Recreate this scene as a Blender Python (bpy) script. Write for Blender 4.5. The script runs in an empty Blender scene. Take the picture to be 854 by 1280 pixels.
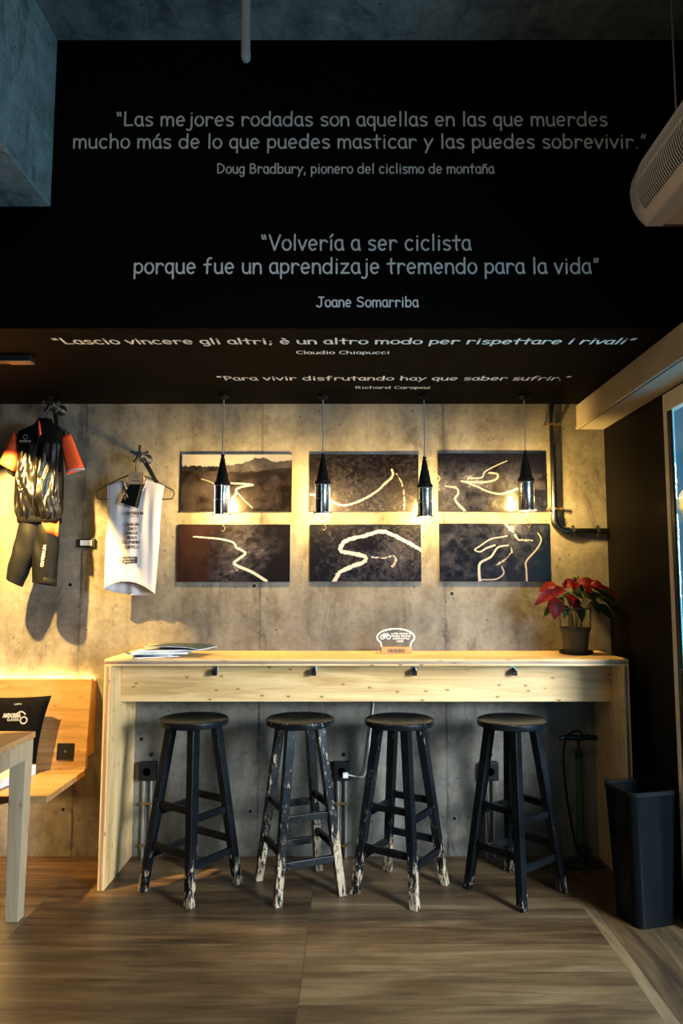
import bpy, bmesh, math, random
import numpy as np
from mathutils import Vector, Matrix

random.seed(7)
C = bpy.context.scene.collection
SC = bpy.context.scene
PI = math.pi

# ------------------------------------------------------------------ camera
FPX, TILT, EYE = 900.0, math.atan(87/900), 1.484
cd = bpy.data.cameras.new('camera')
cam = bpy.data.objects.new('camera', cd); C.objects.link(cam)
cam.location = (0, 0, EYE)
cam.rotation_euler = (PI/2 + TILT, 0, 0)
cd.sensor_fit = 'VERTICAL'; cd.sensor_height = 36.0
cd.lens = FPX/1280*36.0
cd.shift_x = -(440-427)/1280.0
cd.clip_start = 0.05; cd.clip_end = 200
SC.camera = cam

# ------------------------------------------------------------------ world, exposure
W = bpy.data.worlds.new('dusk_sky'); SC.world = W; W.use_nodes = True
bg = W.node_tree.nodes['Background']
bg.inputs[0].default_value = (0.10, 0.36, 0.60, 1); bg.inputs[1].default_value = 0.45
SC.view_settings.view_transform = 'Standard'
SC.view_settings.look = 'None'
SC.view_settings.exposure = 0.0
SC.view_settings.gamma = 1.0
SC.view_settings.use_curve_mapping = False

def area(name, loc, target, sx, sy, power, color, spread=PI):
    l = bpy.data.lights.new(name, 'AREA'); l.shape = 'RECTANGLE'; l.size = sx; l.size_y = sy
    l.energy = power; l.color = color; l.spread = spread
    o = bpy.data.objects.new(name, l); C.objects.link(o); o.location = loc
    d = Vector(target)-Vector(loc)
    o.rotation_euler = d.to_track_quat('-Z', 'Y').to_euler()
    return o
# daylight through the glazed door on the right; a weak fill is added from behind the camera
area('daylight_street', (3.3, -0.1, 1.95), (-0.1, 3.8, 0.35), 1.0, 1.3, 100, (0.90, 0.97, 1.0), math.radians(75))
area('daylight_door', (2.05, 1.75, 1.35), (0, 1.75, 1.35), 2.9, 2.1, 85, (0.20, 0.68, 1.0))
area('rear_fill', (-0.4, -2.75, 1.5), (-0.4, 0, 1.45), 3.2, 1.9, 6, (0.75, 0.9, 1.0))
# the warm lamps of the shop behind the camera
area('shop_lamps', (-0.9, 0.3, 3.6), (-0.3, 2.6, 0.0), 1.6, 1.0, 22, (1.0, 0.74, 0.42))
# the spotlight of the ceiling track, out of frame to the left
sl = bpy.data.lights.new('track_spot', 'SPOT'); sl.energy = 760; sl.color = (1.0, 0.62, 0.18)
sl.spot_size = math.radians(72); sl.spot_blend = 0.22; sl.shadow_soft_size = 0.018
so = bpy.data.objects.new('track_spot', sl); C.objects.link(so); so.location = (-1.92, 3.19, 2.36)
so.rotation_euler = (Vector((-1.90, 4.07, 1.28))-Vector(so.location)).to_track_quat('-Z', 'Y').to_euler()

# ------------------------------------------------------------------ materials
def new_mat(name):
    m = bpy.data.materials.new(name); m.use_nodes = True
    nt = m.node_tree
    return m, nt, nt.nodes['Principled BSDF']

def plain(name, col, rough=0.5, metal=0.0, coat=0.0, spec=None, noise=0.0, nscale=20, bump=0.0):
    m, nt, p = new_mat(name)
    p.inputs['Base Color'].default_value = (*col, 1)
    p.inputs['Roughness'].default_value = rough
    p.inputs['Metallic'].default_value = metal
    p.inputs['Coat Weight'].default_value = coat
    p.inputs['Coat Roughness'].default_value = 0.1
    if spec is not None: p.inputs['Specular IOR Level'].default_value = spec
    if noise or bump:
        tc = nt.nodes.new('ShaderNodeTexCoord')
        n = nt.nodes.new('ShaderNodeTexNoise'); n.inputs['Scale'].default_value = nscale
        n.inputs['Detail'].default_value = 5
        nt.links.new(tc.outputs['Object'], n.inputs['Vector'])
        if noise:
            r = nt.nodes.new('ShaderNodeMapRange')
            r.inputs['To Min'].default_value = 1-noise; r.inputs['To Max'].default_value = 1+noise
            r.inputs['From Min'].default_value = .3; r.inputs['From Max'].default_value = .7
            nt.links.new(n.outputs['Fac'], r.inputs['Value'])
            mx = nt.nodes.new('ShaderNodeVectorMath'); mx.operation = 'SCALE'
            mx.inputs[0].default_value = col
            nt.links.new(r.outputs[0], mx.inputs['Scale'])
            nt.links.new(mx.outputs[0], p.inputs['Base Color'])
        if bump:
            b = nt.nodes.new('ShaderNodeBump'); b.inputs['Strength'].default_value = bump
            b.inputs['Distance'].default_value = .01
            nt.links.new(n.outputs['Fac'], b.inputs['Height'])
            nt.links.new(b.outputs[0], p.inputs['Normal'])
    return m

def emis(name, col, strength):
    m, nt, p = new_mat(name)
    p.inputs['Base Color'].default_value = (*[min(1, c) for c in col], 1)
    p.inputs['Emission Color'].default_value = (*col, 1)
    p.inputs['Emission Strength'].default_value = strength
    return m

class NT:
    """small helper to wire node graphs"""
    def __init__(s, nt): s.nt = nt
    def n(s, t, **kw):
        x = s.nt.nodes.new(t)
        for k, v in kw.items(): setattr(x, k, v)
        return x
    def l(s, a, b): s.nt.links.new(a, b)
    def set(s, x, **kw):
        for k, v in kw.items(): x.inputs[k.replace('_', ' ')].default_value = v
        return x
    def noise(s, vec, scale, detail=4, rough=.55, dist=0):
        x = s.n('ShaderNodeTexNoise'); s.set(x, Scale=scale, Detail=detail, Roughness=rough, Distortion=dist)
        s.l(vec, x.inputs['Vector']); return x.outputs['Fac']
    def mapping(s, vec, scale=(1, 1, 1), loc=(0, 0, 0), rot=(0, 0, 0)):
        x = s.n('ShaderNodeMapping'); s.set(x, Scale=scale, Location=loc, Rotation=rot)
        s.l(vec, x.inputs['Vector']); return x.outputs[0]
    def math(s, op, a, b=None, c=None, clamp=False):
        x = s.n('ShaderNodeMath', operation=op, use_clamp=clamp)
        for i, v in enumerate((a, b, c)):
            if v is None: continue
            if isinstance(v, (int, float)): x.inputs[i].default_value = v
            else: s.l(v, x.inputs[i])
        return x.outputs[0]
    def step(s, v, a, b, lo=0., hi=1.):
        x = s.n('ShaderNodeMapRange', interpolation_type='SMOOTHSTEP')
        s.set(x, From_Min=a, From_Max=b, To_Min=lo, To_Max=hi); s.l(v, x.inputs['Value']); return x.outputs[0]
    def mix(s, f, a, b, blend='MIX'):
        x = s.n('ShaderNodeMix', data_type='RGBA', blend_type=blend)
        for i, v in ((0, f), (6, a), (7, b)):
            if isinstance(v, (int, float)): x.inputs[i].default_value = v
            elif isinstance(v, tuple): x.inputs[i].default_value = (*v, 1)
            else: s.l(v, x.inputs[i])
        return x.outputs[2]
    def ramp(s, v, stops):
        x = s.n('ShaderNodeValToRGB'); cr = x.color_ramp
        while len(cr.elements) < len(stops): cr.elements.new(.5)
        for e, (p, c) in zip(cr.elements, stops): e.position = p; e.color = (*c, 1)
        s.l(v, x.inputs[0]); return x.outputs[0]
    def bump(s, h, strength, dist=.01):
        x = s.n('ShaderNodeBump'); s.set(x, Strength=strength, Distance=dist); s.l(h, x.inputs['Height']); return x.outputs[0]

def concrete(name, c0, c1, c2, seams=(), rough=.75, rot=None, streak=(3, 3, .5)):
    m, nt, p = new_mat(name); g = NT(nt)
    tc = g.n('ShaderNodeTexCoord').outputs['Object']
    big = g.noise(g.mapping(tc, streak), 1.3, 6, .62, .3)
    fine = g.noise(tc, 34, 6, .7)
    mid = g.noise(tc, 5, 6, .65, .6)
    v = g.math('ADD', g.math('MULTIPLY', big, .5), g.math('MULTIPLY', mid, .35))
    v = g.math('ADD', v, g.math('MULTIPLY', fine, .22))
    col = g.ramp(v, [(.42, c0), (.54, c1), (.66, c2)])
    vp = g.n('ShaderNodeTexVoronoi', feature='F1'); vp.inputs['Scale'].default_value = 48
    g.l(tc, vp.inputs['Vector'])
    sp2 = g.n('ShaderNodeSeparateColor'); g.l(vp.outputs['Color'], sp2.inputs[0])
    pit = g.math('MULTIPLY', g.step(vp.outputs['Distance'], .22, .10), g.step(sp2.outputs[1], .72, .76))
    col = g.mix(g.math('MULTIPLY', pit, .6), col, (.04, .036, .032))
    # small air holes
    vo = g.n('ShaderNodeTexVoronoi', feature='F1'); vo.inputs['Scale'].default_value = 17
    g.l(tc, vo.inputs['Vector'])
    sx = g.n('ShaderNodeSeparateColor'); g.l(vo.outputs['Color'], sx.inputs[0])
    hole = g.math('MULTIPLY', g.step(vo.outputs['Distance'], .14, .06), g.step(sx.outputs[0], .60, .64))
    col = g.mix(g.math('MULTIPLY', hole, .85), col, (.03, .028, .026))
    # darker water stains
    st = g.step(g.noise(g.mapping(tc, (2.2, 2.2, .8), (3, 0, 5)), 2.0, 7, .72, .8), .52, .66)
    col = g.mix(g.math('MULTIPLY', st, .6), col, tuple(x*.45 for x in c0))
    if seams:
        sp = g.n('ShaderNodeSeparateXYZ'); g.l(tc, sp.inputs[0])
        wob = g.math('MULTIPLY', g.math('SUBTRACT', g.noise(tc, 9, 3), .5), .012)
        tot = None; halo = None
        for s in seams:
            d = g.math('ABSOLUTE', g.math('ADD', g.math('SUBTRACT', sp.outputs[0], s), wob))
            a = g.step(d, .010, .003); h = g.step(d, .065, 0.0)
            tot = a if tot is None else g.math('MAXIMUM', tot, a)
            halo = h if halo is None else g.math('MAXIMUM', halo, h)
        br = g.step(g.noise(g.mapping(tc, (1, 1, 1.3), (8, 2, 1)), 2.6, 4), .42, .62)
        col = g.mix(g.math('MULTIPLY', tot, g.math('MULTIPLY_ADD', br, .6, .35)), col, (.035, .03, .028))
        hf = g.math('MULTIPLY', halo, g.step(g.noise(tc, 7, 5, .7), .42, .65))
        col = g.mix(g.math('MULTIPLY', hf, .8), col, tuple(x*.4 for x in c0))
    g.l(col, p.inputs['Base Color'])
    p.inputs['Roughness'].default_value = rough
    h = g.math('SUBTRACT', g.math('ADD', mid, g.math('MULTIPLY', fine, .3)), g.math('MULTIPLY', hole, .6))
    g.l(g.bump(h, .25, .006), p.inputs['Normal'])
    return m

def pine(name, axis, light=(.80, .57, .29), dark=(.62, .37, .14), knot=(.20, .085, .03), rough=.45, off=0.0, kden=.42):
    m, nt, p = new_mat(name); g = NT(nt)
    tc = g.n('ShaderNodeTexCoord').outputs['Object']
    sc = {'X': (.22, 3.2, 3.2), 'Y': (3.2, .22, 3.2), 'Z': (3.2, 3.2, .22)}[axis]
    ks = {'X': (.62, 1.5, 1.5), 'Y': (1.5, .62, 1.5), 'Z': (1.5, 1.5, .62)}[axis]
    grain = g.noise(g.mapping(tc, sc, (off, off*2, off)), 7, 7, .66, 1.1)
    wide = g.noise(g.mapping(tc, sc, (off+4, off, off)), 1.6, 3, .5, .4)
    v = g.math('ADD', g.math('MULTIPLY', grain, .6), g.math('MULTIPLY', wide, .4))
    col = g.ramp(v, [(.38, tuple(x*.82 for x in dark)), (.5, tuple((a+b)/2 for a, b in zip(light, dark))), (.60, light)])
    sp = g.n('ShaderNodeSeparateXYZ'); g.l(tc, sp.inputs[0])
    i0, i1, i2 = {'X': (0, 1, 2), 'Y': (1, 0, 2), 'Z': (2, 0, 1)}[axis]
    cb = g.n('ShaderNodeCombineXYZ'); g.l(g.math('MULTIPLY_ADD', sp.outputs[i0], .62, off), cb.inputs[0])
    g.l(g.math('MULTIPLY', g.math('ADD', sp.outputs[i1], sp.outputs[i2]), 1.3), cb.inputs[1])
    vo = g.n('ShaderNodeTexVoronoi', feature='F1', voronoi_dimensions='2D'); vo.inputs['Scale'].default_value = 12
    g.l(cb.outputs[0], vo.inputs['Vector'])
    s2 = g.n('ShaderNodeSeparateColor'); g.l(vo.outputs['Color'], s2.inputs[0])
    on = g.step(s2.outputs[0], kden, kden+.05)
    k = g.math('MULTIPLY', g.step(vo.outputs['Distance'], .105, .045), on)
    kh = g.math('MULTIPLY', g.step(vo.outputs['Distance'], .32, .05), on)
    col = g.mix(g.math('MULTIPLY', kh, .35), col, dark)
    col = g.mix(g.math('MULTIPLY', k, .8), col, knot)
    g.l(col, p.inputs['Base Color'])
    p.inputs['Roughness'].default_value = rough
    g.l(g.bump(grain, .08, .003), p.inputs['Normal'])
    return m

def floor_mat(name, axis='X', xo=0.0):
    m, nt, p = new_mat(name); g = NT(nt)
    tc = g.n('ShaderNodeTexCoord').outputs['Object']
    rot = (0, 0, 0) if axis == 'X' else (0, 0, PI/2)
    if axis == 'X': vec = g.mapping(tc, (1, 1, 1), (1.44, -3.556+.217*20, 0))
    else: vec = g.mapping(tc, (1, 1, 1), (0, 1.06+.217*20, 0), (0, 0, PI/2))
    br = g.n('ShaderNodeTexBrick', offset=0.0, squash=1.0)
    g.set(br, Scale=1.0, Mortar_Size=.0022, Mortar_Smooth=.2, Bias=0.0, Brick_Width=1.2505, Row_Height=.217)
    br.inputs['Color1'].default_value = (0, 0, 0, 1); br.inputs['Color2'].default_value = (1, 1, 1, 1)
    br.inputs['Mortar'].default_value = (.5, .5, .5, 1)
    g.l(vec, br.inputs['Vector'])
    tone = g.n('ShaderNodeSeparateColor'); g.l(br.outputs['Color'], tone.inputs[0])
    # shift the grain from plank to plank
    cmb = g.n('ShaderNodeCombineXYZ'); g.l(g.math('MULTIPLY', tone.outputs[0], 7.3), cmb.inputs[0]); g.l(g.math('MULTIPLY', tone.outputs[0], 3.1), cmb.inputs[1])
    va = g.n('ShaderNodeVectorMath', operation='ADD'); g.l(vec, va.inputs[0]); g.l(cmb.outputs[0], va.inputs[1])
    grain = g.noise(g.mapping(va.outputs[0], (.5, 5.5, 1)), 3.0, 8, .60, .8)
    blot = g.noise(g.mapping(va.outputs[0], (.8, 2.6, 1)), 2.0, 4, .55, .9)
    v = g.math('ADD', g.math('MULTIPLY', grain, .55), g.math('MULTIPLY', blot, .45))
    fine = g.noise(g.mapping(va.outputs[0], (1.2, 26, 1)), 5.0, 4, .6, .3)
    v = g.math('ADD', v, g.math('MULTIPLY', g.math('SUBTRACT', fine, .5), .20))
    v = g.math('ADD', v, g.math('MULTIPLY', g.math('SUBTRACT', tone.outputs[0], .5), .13))
    col = g.ramp(v, [(.33, (.022, .012, .006)), (.46, (.078, .045, .021)), (.56, (.128, .080, .040)), (.68, (.205, .137, .073))])
    vo = g.n('ShaderNodeTexVoronoi', feature='F1'); vo.inputs['Scale'].default_value = 2.2
    g.l(g.mapping(va.outputs[0], (.8, 2.2, 1)), vo.inputs['Vector'])
    s2 = g.n('ShaderNodeSeparateColor'); g.l(vo.outputs['Color'], s2.inputs[0])
    k = g.math('MULTIPLY', g.step(vo.outputs['Distance'], .10, .02), g.step(s2.outputs[1], .6, .65))
    col = g.mix(g.math('MULTIPLY', k, .8), col, (.02, .013, .008))
    col = g.mix(g.math('MULTIPLY', br.outputs['Fac'], .75), col, (.03, .023, .017))
    g.l(col, p.inputs['Base Color'])
    g.l(g.step(grain, .3, .7, .46, .34), p.inputs['Roughness'])
    h = g.math('SUBTRACT', g.math('MULTIPLY', grain, .25), br.outputs['Fac'])
    g.l(g.bump(h, .3, .004), p.inputs['Normal'])
    return m

def worn_paint(name, amount, low):
    """blue-black paint worn to pale wood; amount = how much is bare, low = height up to which feet are bare"""
    m, nt, p = new_mat(name); g = NT(nt)
    tc = g.n('ShaderNodeTexCoord').outputs['Object']
    sp = g.n('ShaderNodeSeparateXYZ'); g.l(tc, sp.inputs[0])
    n1 = g.noise(g.mapping(tc, (1, 1, .28)), 55, 8, .82, .4)
    n2 = g.noise(tc, 4, 3)
    foot = g.step(sp.outputs[2], low, 0.0)
    v = g.math('ADD', n1, g.math('MULTIPLY', foot, .13))
    v = g.math('ADD', v, g.math('MULTIPLY', g.math('SUBTRACT', n2, .5), .30))
    geo = g.n('ShaderNodeNewGeometry')
    edge = g.step(geo.outputs['Pointiness'], .53, .62)
    v = g.math('ADD', v, g.math('MULTIPLY', edge, .10))
    bare = g.step(v, .76-amount, .80-amount)
    wood = g.ramp(n1, [(.35, (.20, .135, .08)), (.65, (.44, .35, .25))])
    paint = g.ramp(n2, [(.35, (.003, .0035, .004)), (.65, (.008, .010, .013))])
    g.l(g.mix(bare, paint, wood), p.inputs['Base Color'])
    g.l(g.math('MULTIPLY_ADD', bare, .42, .22), p.inputs['Roughness'])
    p.inputs['Specular IOR Level'].default_value = .13
    g.l(g.bump(n1, .25, .004), p.inputs['Normal'])
    return m

def glassy(name, tint=(1, 1, 1), ior=1.45):
    m = bpy.data.materials.new(name); m.use_nodes = True
    nt = m.node_tree; nt.nodes.clear(); g = NT(nt)
    o = g.n('ShaderNodeOutputMaterial'); mx = g.n('ShaderNodeMixShader')
    t = g.n('ShaderNodeBsdfTransparent'); t.inputs[0].default_value = (*tint, 1)
    gl = g.n('ShaderNodeBsdfGlossy'); gl.inputs['Roughness'].default_value = .02
    lw = g.n('ShaderNodeLayerWeight'); lw.inputs['Blend'].default_value = .5
    k0 = ((ior-1)/(ior+1))**2
    g.l(g.math('MULTIPLY_ADD', g.math('POWER', lw.outputs['Facing'], 5.0), .7, k0), mx.inputs[0]); g.l(t.outputs[0], mx.inputs[1]); g.l(gl.outputs[0], mx.inputs[2])
    g.l(mx.outputs[0], o.inputs[0])
    return m

M = {}
M['wall'] = concrete('board_formed_concrete', (.062, .055, .045), (.130, .120, .102), (.205, .192, .168), seams=(-2.55, -1.525, -.514, .523))
M['beam'] = concrete('beam_concrete', (.09, .09, .087), (.29, .286, .272), (.48, .465, .44), streak=(3, .4, 3))
M['tie'] = plain('cement_ring', (.17, .155, .135), .8)
M['ceil'] = concrete('ceiling_concrete', (.09, .083, .075), (.22, .205, .185), (.36, .34, .31), streak=(3, 1, 3))
M['black_wall'] = plain('black_wall_paint', (.0030, .0026, .0024), .6, spec=.06)
M['soffit'] = plain('black_bulkhead_paint', (.0014, .0013, .0013), .65, spec=.03)
M['grey_wall'] = plain('grey_plaster', (.10, .095, .09), .8)
M['floor'] = floor_mat('wood_look_planks', 'X')
M['floor_border'] = floor_mat('wood_look_border_planks', 'Y')
M['pineX'] = pine('pine_along_x', 'X'); M['pineZ'] = pine('pine_upright', 'Z', off=2.3)
M['pineTop'] = pine('pine_top', 'X', off=5.1); M['pineY'] = pine('pine_along_y', 'Y', off=3.3)
M['pineBench'] = pine('pine_bench', 'X', (.33, .21, .09), (.23, .13, .048), off=8.7)
M['pineTable'] = pine('pine_table', 'X', (.46, .26, .11), (.32, .16, .06), off=1.7)
M['pineLeg'] = pine('pine_leg', 'Z', (.36, .29, .19), (.26, .19, .11), off=6.1, kden=.8)
M['ply'] = pine('dark_core_edge', 'X', (.40, .27, .18), (.20, .12, .08), off=1.1, kden=.9)
M['plyZ'] = pine('dark_core_edge_upright', 'Z', (.40, .27, .18), (.20, .12, .08), off=4.1, kden=.9)
M['vinyl'] = plain('pale_vinyl', (.62, .60, .62), .6)
M['vinyl_white'] = plain('white_vinyl', (.86, .84, .82), .6)
M['black_plastic'] = plain('black_plastic', (.008, .008, .009), .38, spec=.25)
M['rubber'] = plain('black_rubber', (.004, .004, .004), .5, spec=.08)
M['steel'] = plain('brushed_steel', (.20, .20, .20), .27, 1.0, noise=.12, nscale=40)
M['zinc'] = plain('galvanised_steel', (.50, .52, .52), .33, 1.0)
M['chrome'] = plain('polished_alloy', (.62, .62, .62), .26, 1.0)
M['dark_metal'] = plain('black_steel', (.02, .021, .023), .42, 0.3)
M['pipe_dark'] = plain('weathered_conduit', (.13, .125, .115), .27, 1.0, noise=.3, nscale=25)
M['brass'] = plain('brass_clamp', (.45, .30, .13), .4, 1.0)
M['white_box'] = plain('warm_white_lacquer', (.30, .27, .225), .45)
M['alu'] = plain('pale_door_frame', (.62, .57, .48), .45)
M['ac'] = plain('white_abs', (.62, .58, .54), .35)
M['ac_dark'] = plain('dark_grille', (.05, .042, .036), .6)
M['glass'] = glassy('door_glass')
M['glass_edge'] = plain('polished_glass_edge', (.10, .26, .32), .6, spec=.1)
M['acrylic'] = glassy('clear_acrylic', (.99, .99, .99), 1.3)
M['cord'] = plain('grey_cord', (.16, .16, .18), .7)
M['white_cable'] = plain('white_cable', (.7, .7, .7), .5)
M['bulb'] = emis('glowing_bulb', (1.0, .62, .165), 1750)
M['led'] = emis('led_strip', (1.0, .60, .20), 240)
M['edge_glow'] = emis('lit_acrylic_edge', (1.0, .90, .72), .9)
M['print_side'] = plain('print_board_edge', (.10, .095, .10), .5)
M['orange'] = plain('orange_knit', (.80, .085, .012), .7, noise=.08, nscale=90)
M['vest'] = plain('black_ripstop', (.004, .0035, .003), .30, spec=.42)
M['vest_matte'] = plain('black_mesh_fabric', (.003, .003, .003), .8, spec=.08)
M['shorts'] = plain('black_lycra', (.0055, .0055, .006), .6, spec=.15)
M['shorts_dark'] = plain('black_lycra_panel', (.003, .003, .0032), .55, spec=.15)
M['white_knit'] = plain('white_mesh_knit', (.42, .41, .445), .75, noise=.03, nscale=200)
M['ink'] = plain('black_ink', (.03, .03, .035), .7)
M['kraft'] = plain('kraft_card', (.30, .19, .09), .8)
M['pot'] = plain('olive_pot', (.055, .047, .026), .5, spec=.3)
M['red_leaf'] = plain('red_leaf', (.085, .002, .0025), .5, spec=.1, noise=.5, nscale=18)
M['green_leaf'] = plain('green_leaf', (.016, .028, .008), .5, spec=.1, noise=.5, nscale=18)
M['stem'] = plain('stem', (.07, .07, .022), .5)
M['soil'] = plain('potting_soil', (.02, .015, .01), .9)
M['bin'] = plain('black_bin_plastic', (.003, .004, .005), .16, spec=.10)
M['black_cloth'] = plain('black_cushion_cloth', (.0025, .0025, .003), .85, spec=.05)
M['paper'] = plain('white_paper', (.72, .75, .80), .6)
M['cover_dark'] = plain('dark_magazine_cover', (.03, .03, .032), .35)
M['cover_grey'] = plain('grey_magazine_cover', (.35, .33, .32), .45, noise=.4, nscale=14)
M['cover_blue'] = plain('teal_black_magazine_cover', (.02, .045, .06), .3, noise=.5, nscale=9)
M['cover_brown'] = plain('tan_magazine_cover', (.36, .22, .12), .45, noise=.6, nscale=16)
M['newsprint'] = plain('newsprint', (.42, .40, .40), .8, noise=.35, nscale=30)
M['base_wood'] = pine('sign_base_wood', 'X', (.55, .30, .11), (.40, .19, .06), off=3.9, kden=.95)
M['green_paint'] = plain('green_barrel', (.008, .06, .012), .4)
M['facade'] = plain('dusk_facade', (.24, .40, .46), .8)
M['street'] = plain('asphalt', (.22, .26, .30), .85)
M['globe'] = emis('lit_globe', (1.0, .76, .48), .75)

# ------------------------------------------------------------------ mesh builder
class MB:
    def __init__(s): s.v = []; s.f = []
    def add(s, vs, fs):
        o = len(s.v); s.v += [tuple(x) for x in vs]; s.f += [tuple(i+o for i in f) for f in fs]; return s
    def box(s, x0, x1, y0, y1, z0, z1, M4=None):
        vs = [Vector((x, y, z)) for z in (z0, z1) for y in (y0, y1) for x in (x0, x1)]
        if M4 is not None: vs = [M4 @ v for v in vs]
        return s.add(vs, [(0, 2, 3, 1), (4, 5, 7, 6), (0, 1, 5, 4), (2, 6, 7, 3), (0, 4, 6, 2), (1, 3, 7, 5)])
    def frame(s, d):
        d = Vector(d).normalized(); a = Vector((0, 0, 1)) if abs(d.z) < .9 else Vector((1, 0, 0))
        u = d.cross(a).normalized(); return u, d.cross(u).normalized()
    def tube(s, pts, r, n=12, cap=True):
        pts = [Vector(p) for p in pts]; rr = r if isinstance(r, (list, tuple)) else [r]*len(pts)
        rings = []; up = None
        for i, p in enumerate(pts):
            d = (pts[min(i+1, len(pts)-1)]-pts[max(i-1, 0)])
            if d.length < 1e-9: d = Vector((0, 0, 1))
            d.normalize()
            if up is None: u, w = s.frame(d)
            else:
                u = (up-d*up.dot(d)).normalized(); w = d.cross(u)
            up = u
            rings.append([p+rr[i]*(math.cos(2*PI*k/n)*u+math.sin(2*PI*k/n)*w) for k in range(n)])
        return s.loft(rings, cap)
    def loft(s, rings, cap=True, closed=True):
        n = len(rings[0]); vs = [v for r in rings for v in r]; fs = []
        for i in range(len(rings)-1):
            for k in range(n if closed else n-1):
                a, b = i*n+k, i*n+(k+1) % n
                fs.append((a, b, b+n, a+n))
        if cap and closed:
            fs.append(tuple(range(n-1, -1, -1))); fs.append(tuple((len(rings)-1)*n+k for k in range(n)))
        return s.add(vs, fs)
    def lathe(s, prof, n=32, c=(0, 0, 0), a0=0., a1=2*PI):
        full = abs(a1-a0-2*PI) < 1e-6; k = n if full else n+1
        rings = [[Vector((c[0]+r*math.cos(a0+(a1-a0)*j/n), c[1]+r*math.sin(a0+(a1-a0)*j/n), c[2]+z)) for j in range(k)] for r, z in prof]
        return s.loft(rings, cap=full, closed=full)
    def prism(s, poly, axis, a, b):
        """polygon in the two other axes, extruded along axis from a to b"""
        def P(p, t):
            return {'X': (t, p[0], p[1]), 'Y': (p[0], t, p[1]), 'Z': (p[0], p[1], t)}[axis]
        return s.loft([[Vector(P(p, a)) for p in poly], [Vector(P(p, b)) for p in poly]])
    def bar(s, p, q, w, h, up=(0, 0, 1), w2=None, h2=None):
        p, q = Vector(p), Vector(q); d = (q-p).normalized(); up = Vector(up)
        x = d.cross(up).normalized(); y = x.cross(d)
        R = []
        for c, ww, hh in ((p, w, h), (q, w2 or w, h2 or h)):
            R.append([c+x*ww/2*i+y*hh/2*j for i, j in ((-1, -1), (1, -1), (1, 1), (-1, 1))])
        return s.loft(R)
    def build(s, name, mat, parent=None, smooth=35, bevel=0, kind=None, thick=0, segs=2):
        me = bpy.data.meshes.new(name); me.from_pydata(s.v, [], s.f); me.update()
        bm = bmesh.new(); bm.from_mesh(me); bmesh.ops.recalc_face_normals(bm, faces=bm.faces); bm.to_mesh(me); bm.free()
        me.materials.append(mat)
        o = bpy.data.objects.new(name, me); C.objects.link(o)
        if smooth:
            me.polygons.foreach_set('use_smooth', [True]*len(me.polygons))
            me.set_sharp_from_angle(angle=math.radians(smooth))
        if thick:
            md = o.modifiers.new('thickness', 'SOLIDIFY'); md.thickness = thick; md.offset = 0
        if bevel:
            md = o.modifiers.new('bevel', 'BEVEL'); md.width = bevel; md.segments = segs; md.limit_method = 'ANGLE'
        if parent: o.parent = parent
        if kind: o['kind'] = kind
        return o

def tag(o, label, cat, group=None):
    o['label'] = label; o['category'] = cat
    if group: o['group'] = group
    return o
def thing(name, label, cat, loc=(0, 0, 0), rz=0, group=None):
    o = bpy.data.objects.new(name, None); C.objects.link(o); o.empty_display_size = .05
    o.location = loc; o.rotation_euler = (0, 0, rz)
    return tag(o, label, cat, group)
def kids(o): return list(o.children)
def dup(o, loc, rz=0., label=None, group=None):
    def rec(x, par):
        c = x.copy(); C.objects.link(c)
        if par is not None: c.parent = par
        for ch in kids(x): rec(ch, c)
        return c
    src = kids(o)
    r = o.copy(); C.objects.link(r); r.location = loc; r.rotation_euler = (0, 0, rz)
    for ch in src: rec(ch, r)
    if label: r['label'] = label
    if group: r['group'] = group
    return r
def smooth_path(pts, n=8):
    pts = [Vector(p) for p in pts]; out = []
    P = [pts[0]*2-pts[1]]+pts+[pts[-1]*2-pts[-2]]
    for i in range(1, len(P)-2):
        for k in range(n):
            t = k/n; a, b, c, d = P[i-1], P[i], P[i+1], P[i+2]
            out.append(.5*((2*b)+(c-a)*t+(2*a-5*b+4*c-d)*t*t+(3*b-a-3*c+d)*t**3))
    out.append(pts[-1]); return out

# ------------------------------------------------------------------ a rounded hand-written stroke alphabet
def arc(cx, cy, rx, ry, a, b, n=14):
    return [(cx+rx*math.cos(math.radians(a+(b-a)*i/n)), cy+ry*math.sin(math.radians(a+(b-a)*i/n))) for i in range(n+1)]
G = {}
def gl(ch, adv, *strokes): G[ch] = (adv, strokes)
gl(' ', .30)
gl('a', .512, arc(.25, .26, .19, .26, 55, 330), [(.40, .50), (.405, .20), (.46, .0)])
gl('b', .593, [(.10, .78), (.11, .0)], arc(.30, .25, .20, .25, 150, -150))
gl('c', .514, arc(.28, .26, .20, .26, 50, 310))
gl('d', .587, arc(.27, .25, .20, .25, 30, 330), [(.475, .78), (.47, .0)])
gl('e', .548, [(.09, .25), (.44, .28)]+arc(.265, .26, .185, .26, 8, 310))
gl('f', .508, arc(.36, .60, .14, .17, 70, 180)+[(.20, .0)], [(.06, .43), (.38, .45)])
gl('g', .53, arc(.25, .26, .18, .25, 40, 330), [(.42, .50), (.43, -.05)]+arc(.26, -.06, .17, .19, 0, -140))
gl('h', .577, [(.10, .78), (.11, .0)], [(.11, .26)]+arc(.29, .30, .17, .20, 150, 0)+[(.47, .0)])
gl('i', .28, [(.14, .50), (.14, .0)], [(.14, .69), (.142, .69)])
gl('j', .402, [(.28, .50), (.28, -.06)]+arc(.14, -.06, .14, .18, 0, -130), [(.28, .69), (.282, .69)])
gl('k', .54, [(.10, .78), (.10, .0)], [(.42, .48), (.12, .22)], [(.18, .27), (.46, .0)])
gl('l', .274, [(.137, .78), (.137, .0)])
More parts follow.
